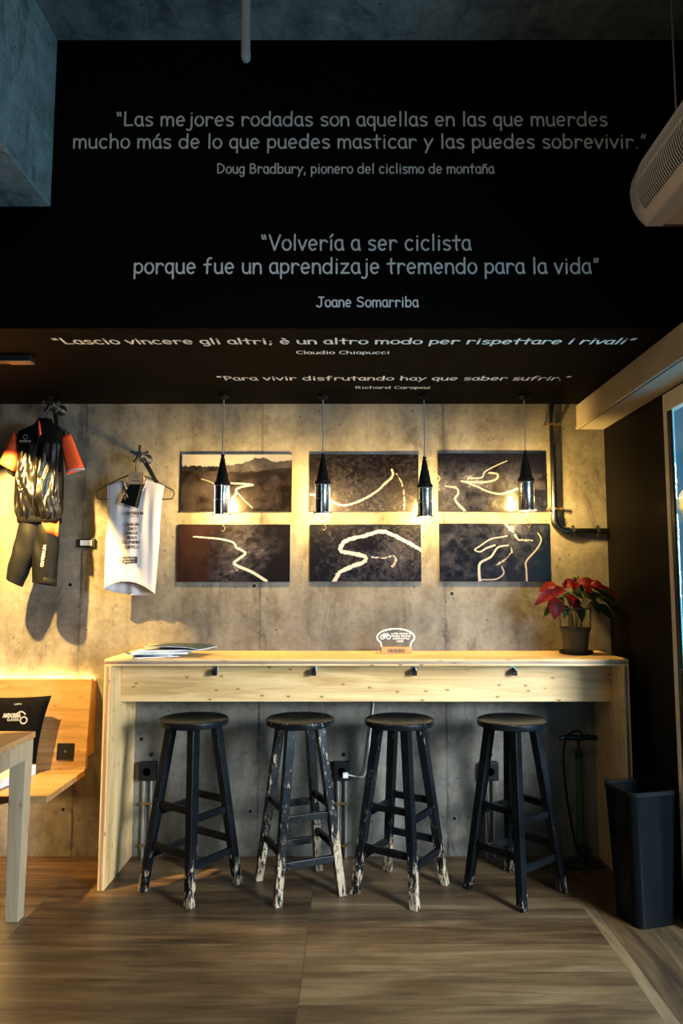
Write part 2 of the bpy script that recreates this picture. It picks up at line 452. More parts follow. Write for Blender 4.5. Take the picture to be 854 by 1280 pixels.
gl('m', .776, [(.08, .50), (.09, .0)], [(.09, .28)]+arc(.235, .33, .135, .17, 150, 0)+[(.375, .0)], [(.37, .28)]+arc(.525, .33, .14, .17, 150, 0)+[(.68, .0)])
gl('n', .523, [(.08, .50), (.09, .0)], [(.09, .26)]+arc(.265, .31, .165, .19, 150, 0)+[(.44, .0)])
gl('ñ', .523, [(.08, .50), (.09, .0)], [(.09, .26)]+arc(.265, .31, .165, .19, 150, 0)+[(.44, .0)], [(.12, .63), (.20, .69), (.31, .64), (.39, .70)])
gl('o', .527, arc(.265, .26, .20, .26, 90, 450, 22))
gl('p', .534, [(.09, .50), (.09, -.25)], arc(.27, .26, .19, .24, 155, -150))
gl('q', .52, arc(.25, .26, .18, .25, 40, 330), [(.42, .50), (.425, -.25)])
gl('r', .48, [(.10, .50), (.11, .0)], [(.11, .26)]+arc(.28, .30, .165, .19, 150, 35))
gl('s', .487, [(.39, .46)]+arc(.25, .38, .15, .12, 60, 210)+[(.30, .24)]+arc(.24, .12, .165, .12, 60, -140))
gl('t', .471, [(.23, .72), (.22, .10), (.26, .0)], [(.05, .48), (.41, .50)])
gl('u', .52, [(.08, .50), (.08, .20)]+arc(.25, .18, .165, .18, 180, 330), [(.42, .50), (.42, .18), (.45, .0)])
gl('v', .487, [(.05, .50), (.235, .0), (.43, .50)])
gl('y', .52, [(.07, .50), (.25, .08)], [(.46, .50), (.25, .08), (.12, -.25)])
gl('z', .539, [(.08, .48), (.43, .49), (.09, .02), (.46, .02)])
gl('á', .512, *G['a'][1], [(.22, .64), (.33, .77)])
gl('í', .28, [(.14, .50), (.14, .0)], [(.10, .64), (.21, .78)])
gl('è', .548, *G['e'][1], [(.20, .77), (.32, .64)])
gl('L', .551, [(.10, .76), (.09, .02), (.47, .03)])
gl('D', .722, [(.11, .75), (.12, .02)], [(.10, .75)]+arc(.16, .385, .45, .365, 75, -80)+[(.12, .02)])
gl('B', .629, [(.11, .75), (.11, .02)], [(.10, .74)]+arc(.26, .57, .20, .17, 80, -80)+[(.12, .41)], [(.26, .41)]+arc(.28, .21, .25, .20, 80, -80)+[(.11, .02)])
gl('V', .65, [(.07, .75), (.32, .0), (.59, .75)])
gl('J', .665, [(.22, .74), (.60, .74)], [(.42, .74), (.42, .16)]+arc(.24, .16, .18, .16, 0, -160))
gl('S', .694, [(.56, .66)]+arc(.36, .56, .22, .18, 50, 215)+[(.42, .37)]+arc(.33, .20, .25, .19, 55, -150))
gl('C', .603, arc(.37, .38, .28, .37, 55, 305))
gl('P', .521, [(.10, .75), (.10, .0)], [(.09, .74)]+arc(.24, .54, .22, .20, 80, -80)+[(.11, .33)])
gl('R', .628, [(.10, .75), (.10, .0)], [(.09, .74)]+arc(.24, .55, .23, .19, 80, -80)+[(.11, .35)], [(.24, .36), (.55, .0)])
gl('A', .70, [(.06, .0), (.34, .76), (.62, .0)], [(.16, .26), (.52, .26)])
gl('E', .60, [(.50, .74), (.10, .75), (.10, .01), (.52, .02)], [(.10, .39), (.46, .40)])
gl('I', .30, [(.15, .75), (.15, .0)])
gl('T', .62, [(.04, .74), (.58, .75)], [(.31, .74), (.31, .0)])
gl('M', .82, [(.08, .0), (.14, .75), (.41, .10), (.68, .75), (.74, .0)])
gl('N', .72, [(.10, .0), (.10, .75), (.61, .02), (.61, .76)])
gl('U', .70, [(.10, .75), (.10, .28)]+arc(.35, .26, .25, .26, 180, 360)+[(.60, .75)])
gl('O', .76, arc(.38, .38, .31, .37, 90, 450, 22))
gl('G', .68, arc(.37, .38, .28, .37, 55, 350)+[(.645, .33), (.42, .33)])
gl('H', .70, [(.10, .75), (.10, .0)], [(.60, .75), (.60, .0)], [(.10, .38), (.60, .38)])
gl('.', .25, [(.11, .02), (.112, .02)])
gl(',', .26, [(.14, .05), (.08, -.13)])
gl(';', .30, [(.15, .05), (.09, -.13)], [(.16, .36), (.162, .36)])
gl("'", .20, [(.10, .76), (.09, .58)])
gl('“', .40, [(.10, .74), (.14, .56)], [(.23, .74), (.27, .56)])
gl('”', .40, [(.17, .74), (.13, .56)], [(.30, .74), (.26, .56)])

def text_width(t): return sum(G[c][0] for c in t)
def write(mb, t, org, ux, uy, width, cap, stroke, align=None):
    """strokes of text t as flat ribbons with round ends; org = start of the baseline, width = full length, cap = capital height"""
    org, ux, uy = Vector(org), Vector(ux), Vector(uy)
    w = text_width(t); kx = width/w; ky = cap/.75; x = 0
    nrm = ux.cross(uy)
    for ch in t:
        adv, st = G[ch]
        for s in st:
            cur = [s[0]]; parts = []
            for q in range(1, len(s)):
                cur.append(s[q])
                if q < len(s)-1:
                    a = Vector(s[q])-Vector(s[q-1]); b_ = Vector(s[q+1])-Vector(s[q])
                    if a.length > 1e-6 and b_.length > 1e-6 and a.angle(b_) > .75: parts.append(cur); cur = [s[q]]
            parts.append(cur)
            for pp in parts:
                lift = nrm*(.00004*(write.n % 9)); write.n += 1
                P = [org+lift+ux*((x+px)*kx)+uy*(py*ky) for px, py in pp]
                D = [(P[min(i+1, len(P)-1)]-P[max(i-1, 0)]).normalized() for i in range(len(P))]
                E = [nrm.cross(d)*stroke/2 for d in D]
                left = [p+e for p, e in zip(P, E)]; right = [p-e for p, e in zip(P, E)]; n = 6
                capa = [P[-1]+math.cos(PI*k/n)*E[-1]+math.sin(PI*k/n)*D[-1]*stroke/2 for k in range(1, n)]
                capb = [P[0]-math.cos(PI*k/n)*E[0]-math.sin(PI*k/n)*D[0]*stroke/2 for k in range(1, n)]
                m_ = len(P)
                mb.add(left+right, [(k, k+1, m_+k+1, m_+k) for k in range(m_-1)])
                mb.add([left[-1]]+capa+[right[-1]], [tuple(range(n+1))]); mb.add([right[0]]+capb+[left[0]], [tuple(range(n+1))])
        x += adv
    return mb

write.n = 0
def scribble(mb, org, ux, uy, width, h, stroke, seed=1):
    """a line of print too small to read: rows of tiny upright strokes grouped like words"""
    rng = random.Random(seed); org = Vector(org); x = 0
    while x < width-h*.5:
        for _ in range(rng.randint(3, 7)):
            if x > width-h*.5: break
            k = rng.choice((0, 0, 1, 2)); p = org+ux*x; w = h*.55
            for a, c_ in {0: (((0, 0), (0, 1)), ((0, 1), (1, 1)), ((1, 1), (1, 0))), 1: (((0, 0), (0, 1)), ((0, 0), (1, 0))), 2: (((0, .5), (1, .5)), ((0, 0), (0, 1)), ((0, 0), (1, 0)))}[k]:
                u, v = p+ux*a[0]*w+uy*a[1]*h, p+ux*c_[0]*w+uy*c_[1]*h
                e = ux.cross(uy).cross((v-u).normalized())*stroke/2
                mb.add([u-e, v-e, v+e, u+e], [(0, 1, 2, 3)])
            x += h*.95
        x += h*.6

# ================================================================== THE SETTING
XR, YB, ZC, ZS, YS = 1.447, 4.07, 3.754, 2.503, 2.827    # right wall, back wall, ceiling, bulkhead underside, bulkhead face
XL, YF = -4.2, -2.4
S = 'structure'
b = MB(); b.box(XL, 1.06, YF, YB+.1, -.12, 0); b.build('floor', M['floor'], kind=S, smooth=0)
b = MB(); b.box(1.06, XR+.12, YF, YB+.1, -.12, 0); b.build('floor_border', M['floor_border'], kind=S, smooth=0)
b = MB(); b.box(XL, XR+.12, YF, YB+.1, ZC, ZC+.15); b.build('ceiling', M['ceil'], kind=S, smooth=0)
wb = MB(); wb.box(XL, XR+.12, YB, YB+.15, 0, ZC); wall_back = wb.build('wall_back', M['wall'], kind=S, smooth=0)
b = MB(); b.box(XL, XR+.12, YS, YB, ZS, ZC); bulk = b.build('wall_bulkhead', M['soffit'], kind=S, smooth=0)
# right wall: black pier by the bar, then the glazed door opening, black above it
DY0, DY1, DZ = 0.10, 3.276, 2.345
b = MB(); b.prism([(XR, DY1), (XR+.012, DY1), (XR+.12, DY1+.30), (XR+.12, YB), (XR, YB)], 'Z', 0, ZC); b.box(XR, XR+.12, YF, DY1, DZ, ZC); b.box(XR, XR+.12, YF, DY0, 0, DZ)
b.build('wall_right', M['black_wall'], kind=S, smooth=0)
b = MB(); b.box(XL-.12, XL, YF, YB+.1, 0, ZC); b.build('wall_left', M['grey_wall'], kind=S, smooth=0)
b = MB(); WX0, WX1, WZ0, WZ1 = -2.2, 1.3, .35, 2.6
b.box(XL, WX0, YF-.12, YF, 0, ZC); b.box(WX1, XR+.12, YF-.12, YF, 0, ZC); b.box(WX0, WX1, YF-.12, YF, 0, WZ0); b.box(WX0, WX1, YF-.12, YF, WZ1, ZC)
b.build('wall_front', M['grey_wall'], kind=S, smooth=0)
wn = MB()
for x0, x1, z0, z1 in ((WX0, WX0+.06, WZ0, WZ1), (WX1-.06, WX1, WZ0, WZ1), (WX0+.06, WX1-.06, WZ0, WZ0+.06), (WX0+.06, WX1-.06, WZ1-.06, WZ1)):
    wn.box(x0, x1, YF-.09, YF-.03, z0, z1)
w1 = wn.build('window_1', M['alu'], kind=S, smooth=0)
b = MB(); b.box(WX0+.06, WX1-.06, YF-.066, YF-.06, WZ0+.06, WZ1-.06); b.build('window_glass', M['glass'], w1, smooth=0)
# the concrete beam at upper left
b = MB(); b.box(-1.95, -1.238, YF, YS, 3.017, ZC); b.build('ceiling_beam', M['beam'], kind=S, smooth=0, bevel=.006)
# the blind box along the right wall under the bulkhead
b = MB(); b.box(1.289, XR, .3, YB, 2.353, 2.492)
tb = b.build('trim_1', M['white_box'], kind=S, smooth=0, bevel=.004)
b = MB(); b.box(1.284, 1.289, .3, YB-.002, 2.353, 2.366); b.build('edge_bead', M['white_box'], tb, smooth=0, bevel=.002)
b = MB(); b.box(1.297, 1.303, .3, YB-.004, 2.3515, 2.353); b.build('slot', M['black_plastic'], tb, smooth=0)
# glazed door
fr = MB(); J = .036
fr.box(XR-.006, XR+.010, DY1-J, DY1, 0, DZ)
fr.box(XR-.006, XR+.030, DY0, DY1-J, DZ-.085, DZ)
fr.box(XR-.006, XR+.030, DY0, DY0+J, 0, DZ-.085)
door = fr.build('door_1', M['alu'], kind=S, smooth=0, bevel=.002)
GE = DY1-J-.034
b = MB(); b.box(XR-.003, XR+.009, GE, DY1-J, .0, DZ-.085); b.build('gasket', M['black_plastic'], door, smooth=0)
b = MB(); b.box(XR+.001, XR+.007, GE-.012, GE-.0005, .0, DZ-.0855); b.build('glass_edge', M['glass_edge'], door, smooth=0)
b = MB(); b.box(XR+.001, XR+.007, DY0+J, GE-.0125, .0, DZ-.0855); b.build('door_glass', M['glass'], door, smooth=0)
b = MB(); b.box(XR+.0075, XR+.020, DY0+J, GE-.03, 1.785, 1.850); b.build('mid_rail', M['alu'], door, smooth=0, bevel=.003)
b = MB(); b.tube([(XR+.001, 3.16, 1.10), (XR-.03, 3.16, 1.10), (XR-.036, 3.15, 1.10), (XR-.036, 3.03, 1.10)], .008); b.build('door_handle', M['dark_metal'], door)
# outside: pavement and the dusky facade over the way
b = MB(); b.box(XR+.12, 12, -6, 16, -.16, -.04); b.build('pavement', M['street'], kind=S, smooth=0)
b = MB(); b.box(9.0, 9.4, -6, 16, -.04, 7); fo = b.build('facade', M['facade'], kind=S, smooth=0)
# formwork tie holes in the concrete
for i, (x, z) in enumerate([(-1.584, 1.466), (.562, 1.417), (-.549, 1.46), (-.555, .236), (.559, .198), (-1.577, .245), (-1.16, .62), (1.02, 1.92)]):
    b = MB(); b.lathe([(.004, .0005), (.0135, .0008), (.0145, .0008), (.0165, -.001), (.017, 0)], 16); o = b.build('tie_hole', M['tie'], wall_back)
    o.rotation_euler = (PI/2, 0, 0); o.location = (x, YB-.0005, z)
    b = MB(); b.lathe([(0.001, .0005), (.0105, .0005), (.0105, 0), (.001, 0)], 14); o2 = b.build('hole_plug', M['black_plastic'], o)
    o2.location = (0, 0, .0012)

# ================================================================== WALL LETTERING
X, Y, Z = Vector((1, 0, 0)), Vector((0, 1, 0)), Vector((0, 0, 1))
yf = YS-.0012
def quote(label, lines, face, mat):
    t = thing('wall_lettering', label, 'lettering', (0, 0, 0), 0, None)
    for nm, s, x0, x1, p, cap, st in lines:
        m = MB()
        if face == 'front': write(m, s, (x0, yf, p), X, Z, x1-x0, cap, st)
        else: write(m, s, (x0, p, ZS-.0012), X, -Y, x1-x0, cap, st)
        m.build(nm, mat, t, smooth=0)
    return t
quote('topmost pale quote on the black bulkhead face, beginning “Las mejores rodadas”', [
    ('quote_line', '“Las mejores rodadas son aquellas en las que muerdes', -.985, 1.067, 3.371, .059, .0078),
    ('quote_line', 'mucho más de lo que puedes masticar y las puedes sobrevivir.”', -1.160, 1.226, 3.273, .059, .0078),
    ('attribution', 'Doug Bradbury, pionero del ciclismo de montaña', -.560, .590, 3.163, .041, .0056)], 'front', M['vinyl'])
quote('second pale quote on the black bulkhead face, beginning “Volvería a ser ciclista”', [
    ('quote_line', '“Volvería a ser ciclista', -.376, .49, 2.833, .063, .0080),
    ('quote_line', 'porque fue un aprendizaje tremendo para la vida”', -.893, 1.012, 2.734, .063, .0080),
    ('attribution', 'Joane Somarriba', -.146, .272, 2.593, .041, .0058)], 'front', M['vinyl'])
quote('white quote along the front of the bulkhead underside, “Lascio vincere gli altri”, with a name', [
    ('quote_line', '“Lascio vincere gli altri; è un altro modo per rispettare i rivali”', -1.270, 1.205, 3.014, .070, .0105),
    ('attribution', 'Claudio Chiapucci', -.250, .170, 3.150, .042, .0066)], 'under', M['vinyl_white'])
quote('white quote on the bulkhead underside nearest the lamps, “Para vivir disfrutando”, with a name', [
    ('quote_line', '“Para vivir disfrutando hay que saber sufrir.”', -.680, 1.10, 3.574, .070, .0100),
    ('attribution', 'Richard Carapaz', .017, .417, 3.735, .046, .0066)], 'under', M['vinyl_white'])

# ================================================================== BAR COUNTER
ZT, YT = 1.10, 3.63
bar = thing('bar_counter', 'long pine bar counter with side panels standing against the concrete wall', 'counter', (0, 0, 0))
b = MB(); b.box(-1.229, 1.375, YT, YB-.001, ZT-.033, ZT); top = b.build('countertop', M['pineTop'], bar, smooth=0, bevel=.002)
b = MB(); b.box(-1.227, 1.373, YT-.0008, YT+.01, ZT-.0235, ZT-.0095); b.build('edge_core', M['ply'], top, smooth=0)
for x0, x1 in ((-1.229, -1.196), (1.342, 1.375)):
    b = MB(); b.box(x0, x1, YT, YB-.001, 0, ZT-.033); sp_ = b.build('side_panel', M['pineZ'], bar, smooth=0, bevel=.002)
    b = MB(); b.box(x0+.0095, x0+.0235, YT-.0008, YT+.01, 0.001, ZT-.034); b.build('edge_core', M['plyZ'], sp_, smooth=0)
b = MB(); b.box(-1.196, 1.342, 3.80, 3.827, .866, ZT-.033); b.build('apron', M['pineX'], bar, smooth=0, bevel=.002)
for hx in (-.706, -.196, .322, .836):
    b = MB(); b.box(hx-.013, hx+.013, 3.794, 3.80, 1.018, 1.062)
    hk = b.build('coat_hook', M['zinc'], bar, smooth=0, bevel=.002)
    b = MB(); b.tube(smooth_path([(hx, 3.797, 1.035), (hx, 3.775, 1.028), (hx, 3.768, 1.008), (hx, 3.762, 1.018), (hx, 3.755, 1.030)], 5), .007, 8)
    b.box(hx-.012, hx+.012, 3.752, 3.775, 1.004, 1.026)
    b.build('hook_cap', M['black_plastic'], hk, bevel=.002)

# ================================================================== STOOLS
WORN = {'dark': worn_paint('worn_black_paint', .10, .30), 'worn': worn_paint('heavily_worn_paint', .150, .60),
        'mid': worn_paint('half_worn_paint', .125, .38), 'rung': worn_paint('rubbed_rung_paint', .085, .10), 'least': worn_paint('least_worn_paint', .07, .20)}
SEAT = {}
for k, v in WORN.items():
    SEAT[k] = v
def stool(loc, ang, wear, label):
    mt = WORN[wear]
    t = thing('bar_stool', label, 'stool', loc, 0, None)
    H = .81; a = math.radians(ang)
    b = MB(); b.lathe([(.001, H-.034), (.158, H-.034), (.168, H-.030), (.171, H-.018), (.169, H-.004), (.162, H), (.150, H+.0005), (.05, H-.002), (.001, H-.003)], 48)
    b.build('seat', mt, t)
    rb, rt = .226, .108; zt = H-.034
    P = [(Vector((rb*math.cos(a+k*PI/2), rb*math.sin(a+k*PI/2), 0)), Vector((rt*math.cos(a+k*PI/2), rt*math.sin(a+k*PI/2), zt))) for k in range(4)]
    for k in range(4):
        p, q = P[k]; side = Vector((math.cos(a+k*PI/2+PI/4), math.sin(a+k*PI/2+PI/4), 0))
        b = MB(); other = Vector((0, 0, 1)).cross(side)
        R = []
        for c, w in ((p, .038), (q, .043)):
            R.append([c+side*w/2*i+other*w/2*j for i, j in ((-1, -1), (1, -1), (1, 1), (-1, 1))])
        R.insert(1, [(R[0][i]*.5+R[1][i]*.5) for i in range(4)])
        b.loft(R); b.build('leg', mt, t, smooth=0, bevel=.003)
    for k in range(4):
        (p0, q0), (p1, q1) = P[k], P[(k+1) % 4]
        for h in ((.165, .365) if k % 2 == 0 else (.215, .405)):
            u = p0.lerp(q0, h/zt); v = p1.lerp(q1, h/zt); d = (v-u).normalized()*.008
            b = MB(); b.bar(u+d, v-d, .020, .032); b.build('rung', WORN['rung'], t, smooth=0, bevel=.002)
    return t
stool((-.787, 3.672, 0), -79, 'dark', 'first bar stool from the left, black painted, corner leg toward the room')
stool((-.258, 3.672, 0), -112, 'worn', 'second bar stool from the left, paint worn to pale wood on its front legs')
stool((.235, 3.652, 0), -77, 'mid', 'third bar stool from the left, dark blue-black with rubbed edges')
stool((.790, 3.640, 0), -95, 'least', 'fourth bar stool, farthest right, darkest, in the shade by the right side panel')

# ================================================================== PHOTO PRINTS
def vnoise(u, v, s, seed, oct=5, rough=.55):
    rng = np.random.RandomState(seed); out = np.zeros_like(u); amp = 1.; tot = 0
    for o in range(oct):
        g = rng.rand(64, 64); x = u*s*1.9*2**o; y = v*s*2**o
        xi = np.floor(x).astype(int); yi = np.floor(y).astype(int); fx = x-xi; fy = y-yi
        fx = fx*fx*(3-2*fx); fy = fy*fy*(3-2*fy)
        a = g[yi % 64, xi % 64]; b_ = g[yi % 64, (xi+1) % 64]; c_ = g[(yi+1) % 64, xi % 64]; d = g[(yi+1) % 64, (xi+1) % 64]
        out += amp*((a*(1-fx)+b_*fx)*(1-fy)+(c_*(1-fx)+d*fx)*fy); tot += amp; amp *= rough
    return np.clip((out/tot-.5)*1.9+.5, 0, 1)
def ss(x, a, b_):
    t = np.clip((x-a)/(b_-a), 0, 1); return t*t*(3-2*t)
def road(u, v, pts, w0, w1=None, jag=0, seed=3):
    """coverage of a road through pts, half width going from w0 to w1 (in picture widths)"""
    w1 = w0 if w1 is None else w1
    P = [(p.x, p.y) for p in smooth_path([(a, b_*.525, 0) for a, b_ in pts], 6)]
    y = v*.525; n = len(P)-1; best = np.zeros_like(u)
    jn = (vnoise(u, v, 30, seed, 2)-.5)*jag
    for i in range(n):
        (x0, y0), (x1, y1) = P[i], P[i+1]; dx, dy = x1-x0, y1-y0; L = dx*dx+dy*dy+1e-12
        t = np.clip(((u-x0)*dx+(y-y0)*dy)/L, 0, 1)
        d = np.hypot(u-x0-t*dx, y-y0-t*dy)+jn
        w = w0+(w1-w0)*(i+t)/n
        best = np.maximum(best, 1-ss(d, w*.55, w*.95))
    return best
def tone(val, dark=(.006, .0045, .006), mid=(.050, .047, .070), hi=(.50, .50, .55)):
    val = np.clip((val-.22)*1.55+.10, 0, 1)[..., None]; d, m, h = (np.array(c) for c in (dark, mid, hi))
    return np.where(val < .5, d+(m-d)*(val/.5), m+(h-m)*((val-.5)/.5))
def pic_valley(u, v):
    base = .16+.28*vnoise(u, v, 5, 1)+.10*(vnoise(u, v, 22, 2)-.5)
    base -= .12*ss(u, .55, .75)*ss(v, .35, .6)
    c = tone(base, mid=(.050, .040, .050))
    ridge = .205-.07*ss(u, .36, .62)-.075*np.exp(-((u-.66)/.05)**2)*(.7+.3*vnoise(u*4, v*0, 6, 4))-.075*np.exp(-((u-.745)/.045)**2)-.03*ss(u, .8, .97)+.03*(vnoise(u*5, v*0+.3, 7, 5)-.5)
    sky = v < ridge
    far = (v < .30+.05*(vnoise(u*2, v*0+.7, 5, 6)-.5)) & (u > .37)
    c[far] = tone(.30+.20*vnoise(u, v, 9, 7), mid=(.09, .085, .11))[far]
    nb = .345-.115*ss(u, .42, 1.0)+.02*(vnoise(u*2, v*0+.2, 6, 8)-.5)
    nw = (ss(v, nb-.008, nb+.008)*(1-ss(v, nb+.06, nb+.17))*ss(u, .40, .62))[..., None]
    c = c*(1-nw*.85)+nw*.85*np.array((.010, .008, .011))
    hl = (v > .20) & (v < .30) & (u < .40); c[hl] = tone(.16+.16*vnoise(u, v, 12, 9))[hl]
    c[sky] = np.array((.46, .46, .50))*(.82+.25*u[sky][:, None]*0+.18*(1-v[sky][:, None]/.2))
    r = np.maximum(road(u, v, [(.43, .505), (.53, .51), (.645, .53)], .007, .010), road(u, v, [(.645, .535), (.55, .565), (.50, .61), (.495, .68), (.465, .78), (.43, .92)], .009, .014))
    r = np.maximum(r, .5*road(u, v, [(.50, .65), (.57, .80), (.645, .93)], .006))
    r = np.maximum(r, .5*road(u, v, [(.18, .43), (.25, .47), (.33, .55)], .005))
    return c*(1-r[..., None])+r[..., None]*np.array((.50, .49, .52))
def pic_forest_bend(u, v):
    base = .10+.30*vnoise(u, v, 26, 11, 4, .8)+.22*ss(v, .2, .95)*(1-.5*ss(u, .75, 1))-.05
    c = tone(base)
    r = road(u, v, [(.0, .70), (.12, .74), (.20, .82), (.30, .895), (.40, .86), (.52, .76), (.62, .64), (.70, .50), (.748, .42), (.765, .34), (.755, .275)], .010, .012, .005)
    r2 = road(u, v, [(.79, .32), (.835, .46), (.862, .64), (.868, .80), (.862, 1.0)], .006, .008, .008)*ss(vnoise(u, v, 24, 12, 2), .36, .5)
    r = np.maximum(r, r2*.9)
    return c*(1-r[..., None])+r[..., None]*np.array((.50, .49, .52))
def pic_switchback(u, v):
    base = .16+.34*vnoise(u, v, 7, 21)*ss(v, .05, .4)+.14*(vnoise(u, v, 28, 22, 3)-.5)
    base -= .14*ss(u, .72, .95); base += .10*np.exp(-((v-.5)/.12)**2)*ss(.75-u, 0, .3)
    c = tone(base, dark=(.005, .0045, .010), mid=(.054, .056, .086))
    r = road(u, v, [(.28, .43), (.406, .418), (.434, .326), (.505, .246), (.646, .127)], .008, .004)
    r = np.maximum(r, road(u, v, [(.477, .339), (.547, .352), (.554, .418), (.505, .475), (.392, .50), (.223, .484)], .008, .010))
    r = np.maximum(r, road(u, v, [(.215, .475), (.335, .551), (.462, .657), (.575, .70), (.674, .657), (.745, .604), (.83, .57)], .006, .012))
    r = np.maximum(r, .85*road(u, v, [(.068, .564), (.173, .604), (.187, .696), (.159, .802), (.244, .987)], .006, .014))
    r = np.maximum(r, .7*road(u, v, [(.0, .50), (.02, .43), (.0, .38)], .006))
    return c*(1-r[..., None])+r[..., None]*np.array((.50, .49, .52))
def pic_ridge(u, v):
    d = np.abs((v*.525-.15)-(-.55)*(u-.75))
    n = vnoise(u+v*.4, v-u*.25, 9, 31, 6, .65)
    base = .06+.52*n*np.exp(-((u-.60)/.27)**2)*np.exp(-((v-.5)/.52)**2)+.10*vnoise(u, v, 20, 32)
    base += .20*np.exp(-((u-.42)/.16)**2-((v-.88)/.2)**2)*ss(vnoise(u, v, 12, 33), .3, .6)
    base *= 1-.75*ss(u-.55+(v-.75)*.6, .12, .42)
    c = tone(base); c = c*(1-.75*(1-ss(u, .15, .42))[..., None])+.75*(1-ss(u, .15, .42))[..., None]*(np.array((.028, .013, .012))*(.7+.6*vnoise(u, v, 6, 34))[..., None])
    r = road(u, v, [(.135, .215), (.26, .235), (.374, .257), (.477, .304), (.51, .36), (.52, .408), (.575, .46), (.60, .513), (.545, .60), (.502, .676), (.55, .74), (.66, .83), (.79, .985)], .007, .017)
    return c*(1-r[..., None])+r[..., None]*np.array((.50, .49, .52))
def pic_s_bend(u, v):
    base = .05+.34*vnoise(u, v, 20, 41, 4, .8)+.18*np.exp(-((u-.78)/.16)**2-((v-.55)/.28)**2)-.08*ss(.3-u, 0, .2)
    base *= 1-.5*np.exp(-((u-.5)/.16)**2-((v-.36)/.12)**2)
    c = tone(base, dark=(.004, .004, .008), mid=(.050, .051, .078))
    r = road(u, v, [(1.01, .46), (.873, .312), (.731, .173), (.631, .125), (.488, .205), (.345, .27), (.285, .37), (.285, .475), (.402, .519), (.490, .56), (.492, .65), (.374, .745), (.274, .837), (.217, 1.0)], .020, .022, .008)
    r = np.maximum(r, .7*road(u, v, [(.56, .58), (.66, .59), (.76, .56), (.77, .66), (.74, .74)], .007, .010, .012))
    return c*(1-r[..., None])+r[..., None]*np.array((.50, .49, .52))
def pic_hairpin(u, v):
    base = .07+.26*vnoise(u, v, 9, 51, 6, .7)+.42*np.exp(-((u-.66)/.09)**2-((v-.12)/.25)**2)*vnoise(u, v, 14, 52)
    base *= 1-.45*ss(u+v*.5, 1.0, 1.4)
    c = tone(base, dark=(.003, .004, .011), mid=(.058, .062, .10))
    r = .8*road(u, v, [(.62, .215), (.58, .232), (.469, .272), (.372, .39), (.323, .457), (.372, .489), (.427, .43), (.504, .377)], .005, .010)
    r = np.maximum(r, .85*road(u, v, [(.629, .377), (.532, .417), (.469, .576), (.372, .682), (.358, .84), (.365, .99)], .007, .017))
    r = np.maximum(r, .75*road(u, v, [(.90, .166), (.928, .284), (.886, .443), (.789, .653), (.787, .80), (.789, 1.0)], .006, .010))
    r = np.maximum(r, .6*road(u, v, [(.38, .97), (.511, .96), (.58, .867), (.567, .75)], .008))
    r = np.maximum(r, .6*road(u, v, [(.65, .404), (.655, .50), (.60, .62), (.511, .725)], .006, .007, .010))
    r = np.maximum(r, .7*road(u, v, [(.60, .0), (.68, .16), (.72, .28), (.85, .29)], .008, .006, .012))
    return c*(1-r[..., None])+r[..., None]*np.array((.50, .49, .52))
m, nt, p = new_mat('glossy_photo_print'); g_ = NT(nt)
at = g_.n('ShaderNodeVertexColor', layer_name='photo'); g_.l(at.outputs[0], p.inputs['Base Color'])
p.inputs['Roughness'].default_value = .35; p.inputs['Specular IOR Level'].default_value = .06
p.inputs['Coat Weight'].default_value = .22; p.inputs['Coat Roughness'].default_value = .13
M['print'] = m
def photo(x0, x1, z0, z1, fn, label):
    t = thing('photo_print', label, 'picture', ((x0+x1)/2, YB, z0), 0, 'aerial photo prints over the bar')
    w, h = x1-x0, z1-z0; yf0 = -.014
    b = MB(); b.box(-w/2, w/2, yf0, -.0005, 0, h); b.build('board', M['print_side'], t, smooth=0, bevel=.001)
    nx, ny = 250, 134
    U, V = np.meshgrid(np.linspace(0, 1, nx), np.linspace(0, 1, ny))
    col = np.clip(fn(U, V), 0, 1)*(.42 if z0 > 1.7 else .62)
    vs = np.stack([(U-.5)*(w-.002), np.full_like(U, yf0-.0006), .001+(1-V)*(h-.002)], -1).reshape(-1, 3)
    i = (np.arange(ny-1)[:, None]*nx+np.arange(nx-1)[None, :]).reshape(-1)
    fs = np.stack([i, i+nx, i+nx+1, i+1], -1)
    me = bpy.data.meshes.new('print'); me.from_pydata(vs.tolist(), [], fs.tolist()); me.update()
    ca = me.color_attributes.new('photo', 'FLOAT_COLOR', 'POINT')
    ca.data.foreach_set('color', np.concatenate([col.reshape(-1, 3), np.ones((nx*ny, 1))], 1).astype(np.float32).ravel())
    me.materials.append(M['print'])
    o = bpy.data.objects.new('print', me); C.objects.link(o); o.parent = t
    return t
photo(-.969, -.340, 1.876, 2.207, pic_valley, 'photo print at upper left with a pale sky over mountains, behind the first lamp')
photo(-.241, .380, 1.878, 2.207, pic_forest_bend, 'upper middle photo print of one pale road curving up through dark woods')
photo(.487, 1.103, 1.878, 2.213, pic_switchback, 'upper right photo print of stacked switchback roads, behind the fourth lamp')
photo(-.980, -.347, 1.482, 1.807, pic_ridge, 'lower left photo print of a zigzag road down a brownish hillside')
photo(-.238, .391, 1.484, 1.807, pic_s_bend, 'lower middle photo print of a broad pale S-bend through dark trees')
photo(.491, 1.113, 1.484, 1.812, pic_hairpin, 'lower right bluish photo print of thin hairpin roads, above the plant')

